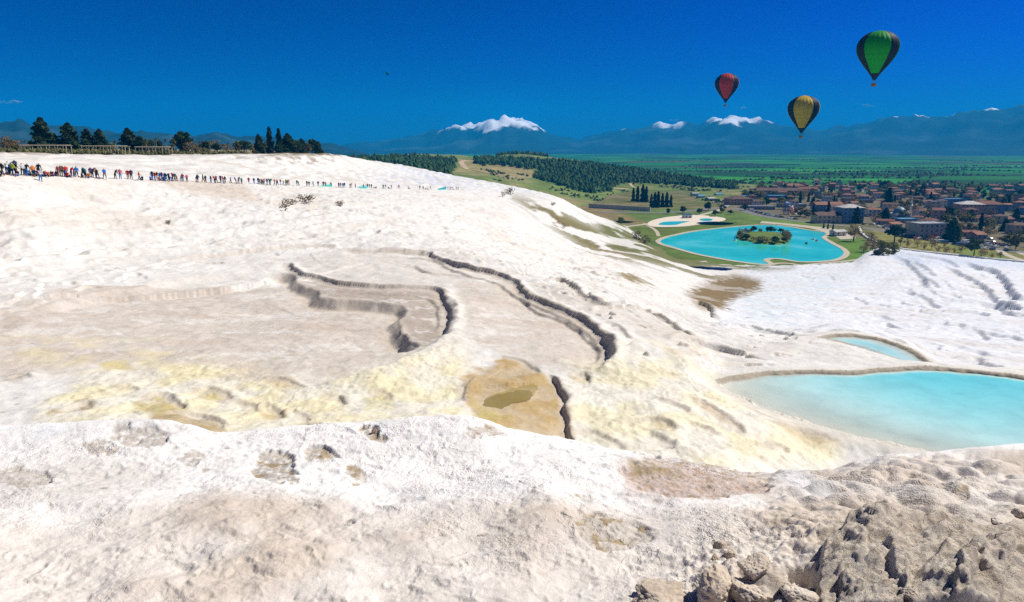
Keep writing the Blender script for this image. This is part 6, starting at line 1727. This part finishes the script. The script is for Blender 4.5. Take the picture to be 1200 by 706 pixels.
for x in (402, 404, 410.5, 412.5, 416.5, 426, 431, 433, 435.5, 438, 441, 449, 451.5, 455.5, 459, 467.5, 478.5, 479.5, 492, 496, 499, 501, 505, 522.5, 525, 527.5, 530, 532, 534.5, 536.5):
    person(x + prs.uniform(-.3, .3), wy(x) - prs.uniform(-.2, .5), prs.choice(['walk', 'stand', 'sit']))
# small blue pools beside the walkway
for x0, x1, yy, lab in ((418, 430, 220.7, 'small blue pool beside the far walkway'), (512, 522, 222.6, 'small blue pool at the end of the walkway'), (374, 388, 219.2, 'pale shallow pool beside the walkway above the shrubs')):
    q = [cast(x, y, 60, H2) for x, y in ((x0, yy), (x1, yy + 0.2), (x1 + 1, yy - 1.2), (x0 + 3, yy - 1.3))]
    zt = max(sample(H2, a[0], a[1]) for a in q) + 0.05
    ngon('walkway_pool', [a[:2] for a in q], zt, M_LAKE, lab, 'pool', thick=1.2)

# ------------------------------------------------------------------ hot-air balloons
def mat_fabric(name, rgb):
    m = bpy.data.materials.new(name); m.use_nodes = True
    n, l = m.node_tree.nodes, m.node_tree.links
    n.clear()
    out = n.new('ShaderNodeOutputMaterial'); mx = n.new('ShaderNodeMixShader'); d = n.new('ShaderNodeBsdfPrincipled'); t = n.new('ShaderNodeBsdfTranslucent')
    tc = n.new('ShaderNodeTexCoord')
    c = mixc(n, l, rgb, ramp(n, l, noise_tex(n, l, 0.5, 4, 0.6, tc.outputs['Object']), [(0.3, 0.75), (0.7, 1.15)]), 0.8, 'MULTIPLY')
    d.inputs['Roughness'].default_value = 0.6; d.inputs['Specular IOR Level'].default_value = 0.12
    l.new(c, d.inputs['Base Color']); l.new(c, t.inputs['Color'])
    mx.inputs[0].default_value = 0.25
    l.new(d.outputs[0], mx.inputs[1]); l.new(t.outputs[0], mx.inputs[2]); l.new(mx.outputs[0], out.inputs['Surface'])
    return m
F_BLACK = mat_fabric('fabric_black', (0.015, 0.015, 0.022))
BAL_PROF = [(0.0, 0.05), (0.008, 0.26), (0.035, 0.46), (0.09, 0.68), (0.16, 0.86), (0.24, 0.965), (0.32, 1.0), (0.41, 0.975), (0.50, 0.90), (0.58, 0.795), (0.66, 0.665), (0.74, 0.52), (0.81, 0.385), (0.865, 0.285), (0.93, 0.165), (1.0, 0.075)]
NG = 24
def gore_mesh(name, t0, t1, H_, R_):
    ts = np.linspace(t0, t1, 22)
    pt, pr = [p[0] for p in BAL_PROF], [p[1] for p in BAL_PROF]
    r = pchip(pt, pr, ts) * R_
    r = np.concatenate([[0.02], r]) if t0 == 0 else r
    ts = np.concatenate([[0], ts]) if t0 == 0 else ts
    a = np.linspace(-math.pi / NG, math.pi / NG, 6)
    puff = 1 + 0.022 * np.cos(a * NG / 2)
    X = np.outer(np.cos(a) * puff, r); Y = np.outer(np.sin(a) * puff, r); Z = np.outer(np.ones(6), -ts * H_)
    return grid_mesh(name, X, Y, Z)
BH, BR = 22.0, 9.0
GORE = gore_mesh('gore', 0.0, 0.868, BH, BR); SCOOP = gore_mesh('scoop', 0.868, 1.0, BH, BR); SCOOP.materials.append(F_BLACK)
GORE.materials.append(None)
M_WICK = simple_mat('wicker', (0.22, 0.12, 0.05), 0.9, 0.1, 0.3, 4.0, 0.5, 12); M_STEEL = simple_mat('burner_steel', (0.3, 0.3, 0.31), 0.35, 0.5, 0.1)
v, f = join([tube((0, 0, 0), (0, 0, 1), 0.03, 0.03, 4)])
def balloon(px, ptop, width_px, fab, rgb, label, turn, dia=18.0):
    Y_ = dia * FPX / width_px * math.sqrt(1 + ((px - 600) / FPX) ** 2) * 1.055
    p = at(px, ptop, Y_)
    root = bpy.data.objects.new('hot_air_balloon', None); COL.objects.link(root)
    root.location = (p[0], p[1], p[2]); root.rotation_euler = (0, 0, turn); root.scale = (dia / 18,) * 3
    tag(root, label, 'balloon', 'hot-air balloons in the sky')
    fm = mat_fabric('fabric_' + fab, rgb)
    env = link('envelope_crown', lathe('crown_ring', [(0.02, 0.04), (0.5, 0.02), (0.9, -0.03)], 16), F_BLACK, root)
    for i in range(NG):
        o = slot_obj('gore', GORE, fm if (i % 8) < 5 else F_BLACK, root); o.rotation_euler = (0, 0, i * 2 * math.pi / NG)
        s = link('scoop', SCOOP, None, o)
    bk = link('basket', box_mesh('basket', -0.95, 0.95, -0.75, 0.75, -BH - 3.0, -BH - 1.75), M_WICK, root)
    link('rim', box_mesh('basket_rim', -1.03, 1.03, -0.83, 0.83, -BH - 1.75, -BH - 1.6), M_BARK, bk)
    link('burner', lathe('burner', [(0.02, -BH - 0.75), (0.35, -BH - 0.75), (0.42, -BH - 0.3), (0.25, -BH - 0.1), (0.02, -BH - 0.1)], 10), M_STEEL, root)
    for sx in (-0.85, 0.85):
        for sy in (-0.65, 0.65):
            vv, ff = tube((sx, sy, -BH - 1.7), (sx * 0.7, sy * 0.7, -BH + 0.1), 0.045, 0.03, 5)
            link('rope', raw_mesh('rope', vv, ff), M_BARK, root)
FRONT = -math.pi / 2          # the middle of a coloured wedge is gore 2
def face(px, extra=0.0): return FRONT - math.atan((px - 600) / FPX) - 2 * 2 * math.pi / NG + extra
balloon(1031, 36, 51, 'green', (0.012, 0.34, 0.01), 'green and black hot-air balloon, the largest in the sky', face(1031), 19)
balloon(943, 112, 38.5, 'yellow', (0.66, 0.44, 0.01), 'yellow and black hot-air balloon floating before the mountains', face(943), 24)
balloon(852.5, 86, 28.5, 'red', (0.55, 0.035, 0.02), 'red and black hot-air balloon', face(852), 19)
balloon(454, 84, 4.3, 'teal', (0.02, 0.20, 0.12), 'tiny far-off dark balloon high above the white slope', face(454))

# ------------------------------------------------------------------ rocks in the foreground
def mat_rock():
    m, n, l, b = new_mat('foreground_rock', 0.92, 0.12)
    tc = n.new('ShaderNodeTexCoord'); geo = n.new('ShaderNodeNewGeometry')
    co = geo.outputs['Position']
    c = ramp(n, l, noise_tex(n, l, 3.5, 8, 0.65, co), [(0.25, (0.36, 0.285, 0.21)), (0.45, (0.52, 0.43, 0.335)), (0.6, (0.60, 0.515, 0.42)), (0.78, (0.68, 0.61, 0.53))])
    c = mixc(n, l, c, (0.22, 0.18, 0.14), ramp(n, l, noise_tex(n, l, 14, 6, 0.7, co), [(0.55, 0.0), (0.72, 0.7)]))
    c = mixc(n, l, c, (0.74, 0.70, 0.65), ramp(n, l, noise_tex(n, l, 1.6, 5, 0.6, co), [(0.55, 0.0), (0.68, 0.6)]))
    l.new(c, b.inputs['Base Color'])
    vo = n.new('ShaderNodeTexVoronoi'); vo.feature = 'DISTANCE_TO_EDGE'; vo.inputs['Scale'].default_value = 5.0; l.new(co, vo.inputs['Vector'])
    bp = n.new('ShaderNodeBump'); bp.inputs['Strength'].default_value = 0.7; bp.inputs['Distance'].default_value = 0.02
    ad = n.new('ShaderNodeMath'); ad.operation = 'MULTIPLY_ADD'; l.new(ramp(n, l, vo.outputs['Distance'], [(0.0, 0.0), (0.08, 1.0)]), ad.inputs[0]); ad.inputs[1].default_value = 0.0
    l.new(noise_tex(n, l, 12, 9, 0.72, co), ad.inputs[2]); l.new(ad.outputs[0], bp.inputs['Height']); l.new(bp.outputs[0], b.inputs['Normal'])
    return m
M_ROCK = mat_rock()
def rock(px, py, size, seed, label, squash=(1, 1, 0.7), sub=5, rz=0.0, sinkf=0.35, cuts=14):
    rs_ = np.random.RandomState(seed)
    bm = bmesh.new()
    bmesh.ops.create_icosphere(bm, subdivisions=sub, radius=1.0)
    planes = [(Vector(q / np.linalg.norm(q)), rs_.uniform(0.5, 0.8)) for q in rs_.normal(size=(cuts, 3))]
    off = Vector(rs_.uniform(-50, 50, 3))
    for vtx in bm.verts:
        p = vtx.co.copy()
        for nrm, dd in planes:
            e = p.dot(nrm) - dd
            if e > 0: p -= nrm * e * 0.92
        nz = mnoise.fractal(p * 1.6 + off, 0.9, 2.1, 6) * 0.13 + abs(mnoise.noise(p * 3.7 + off)) * 0.10 + mnoise.noise(p * 9 + off) * 0.05 + abs(mnoise.noise(p * 19 + off)) * 0.03
        p += vtx.co.normalized() * nz
        vtx.co = Vector((p.x * squash[0], p.y * squash[1], p.z * squash[2])) * size
    me = bpy.data.meshes.new('rock'); bm.to_mesh(me); bm.free()
    me.materials.append(M_ROCK)
    w = cast(px, py, 1.5, H2)
    o = link('rock', me, None, label=label, cat='rock', group='rocks at the edge of the viewpoint', loc=(w[0], w[1], w[2] + size * squash[2] * (0.38 - sinkf)))
    o.rotation_euler = (0, 0, rz)
    return o
ROCKS = [(885, 668, 0.13, 5, 'pointed boulder in front of the broken outcrop face', (1.1, 0.8, 0.75), 0.4, 0.3), (842, 690, 0.20, 6, 'rounded grey boulder with a dark shaded side', (1.0, 0.9, 0.75), 1.0, 0.35),
         (880, 698, 0.16, 7, 'jagged boulder beside the rounded grey one', (1.1, 0.8, 0.7), 2.0, 0.35), (775, 700, 0.20, 8, 'low grey rock with a dark cracked edge', (1.2, 0.9, 0.35), 0.2, 0.4), (845, 640, 0.06, 9, 'small crumbly stone in the rubble above the boulders', (1, 1, 0.8), 0, 0.25), (856, 650, 0.05, 10, 'smaller crumbly stone in the rubble', (1, 1, 0.8), 0, 0.25),
         (838, 655, 0.04, 11, 'tiny pale stone in the rubble patch', (1, 1, 0.8), 0, 0.25), (1195, 603, 0.09, 12, 'brown stone lying behind the big outcrop', (1.2, 1, 0.6), 0.3, 0.25), (1172, 610, 0.08, 13, 'bluish grey stone near the brown one behind the outcrop', (1.3, 1, 0.5), 0.3, 0.25), (1064, 697, 0.045, 14, 'smooth pale pebble at the foot of the outcrop', (1.2, 1, 0.7), 0.3, 0.2),
         (935, 700, 0.12, 15, 'broken chunk at the foot of the outcrop', (1, 1, 0.7), 0.9, 0.35), (565, 628, 0.025, 16, 'single dark chip of stone lying on the smooth apron', (1.6, .7, 0.5), 0.2, 0.2), (441, 508, 0.07, 17, 'dark stub of broken crust on the white crest', (1, .7, 0.9), 0.2, 0.25)]
for px, py, sz, sd, lab, sq, rz, sk in ROCKS: rock(px, py, sz, sd, lab, sq, 5, rz, sk)
# ------------------------------------------------------------------ hazy air
hm = bpy.data.materials.new('haze_air')
hm.use_nodes = True
hn_, hl_ = hm.node_tree.nodes, hm.node_tree.links
hn_.clear()
ho = hn_.new('ShaderNodeOutputMaterial')
hv = hn_.new('ShaderNodeVolumePrincipled')
hv.inputs['Color'].default_value = (0.0, 0.42, 1.0, 1)
hv.inputs['Density'].default_value = 0.000092
hv.inputs['Anisotropy'].default_value = 0.0
hl_.new(hv.outputs[0], ho.inputs['Volume'])
bm = bmesh.new()
bmesh.ops.create_cube(bm, size=1.0)
for v in bm.verts:
    v.co = Vector((v.co.x * 40000, -2000 + (v.co.y + 0.5) * 15500, -40 + (v.co.z + 0.5) * 850))
me = bpy.data.meshes.new('haze')
bm.to_mesh(me); bm.free()
link('haze', me, hm, label='thin blue haze filling the air over the whole valley', cat='haze', kind='stuff')

# small fair-weather clouds beyond the mountains, outside the hazy air
M_CLOUD, n_, l_, b_ = new_mat('cloud_vapour', 1.0, 0.0)
b_.inputs['Base Color'].default_value = (0.80, 0.80, 0.80, 1)
lw_ = n_.new('ShaderNodeLayerWeight'); lw_.inputs['Blend'].default_value = 0.35
tc_ = n_.new('ShaderNodeTexCoord')
mm_ = n_.new('ShaderNodeMath'); mm_.operation = 'MULTIPLY'
l_.new(ramp(n_, l_, lw_.outputs['Facing'], [(0.05, 0.55), (0.75, 0.0)]), mm_.inputs[0])
l_.new(ramp(n_, l_, noise_tex(n_, l_, 0.012, 5, 0.6, tc_.outputs['Object']), [(0.35, 0.3), (0.65, 1.0)]), mm_.inputs[1])
l_.new(mm_.outputs[0], b_.inputs['Alpha'])
crs = random.Random(5)
for px, py, wpx, lab in ((868, 127, 11, 'small white cloud puff between the red and yellow balloons'), (1018, 124, 14, 'thin white cloud wisp below the green balloon'), (790, 141, 9, 'tiny cloud puff over the middle mountains'), (12, 120, 20, 'faint cloud wisp above the plateau trees'), (622, 147, 16, 'cloud cap drifting off the snowy peak')):
    Yd = 15500.0
    c0 = at(px, py, Yd); sz = wpx / FPX * Yd
    bm = bmesh.new()
    for k in range(9):
        t = crs.uniform(-0.5, 0.5)
        mt = Matrix.Translation((t * sz, crs.uniform(-.1, .1) * sz, crs.uniform(-.05, .06) * sz)) @ Matrix.Diagonal((sz * crs.uniform(.12, .26), sz * .15, sz * crs.uniform(.05, .10) * (1 - abs(t)), 1))
        bmesh.ops.create_icosphere(bm, subdivisions=3, radius=1.0, matrix=mt)
    for v in bm.verts: v.co += Vector(mnoise.noise_vector(v.co * (9.0 / sz))) * sz * 0.03
    me = bpy.data.meshes.new('cloud'); bm.to_mesh(me); bm.free()
    for q in me.polygons: q.use_smooth = True
    link('cloud', me, M_CLOUD, label=lab, cat='cloud', group='small clouds over the mountains', loc=c0)
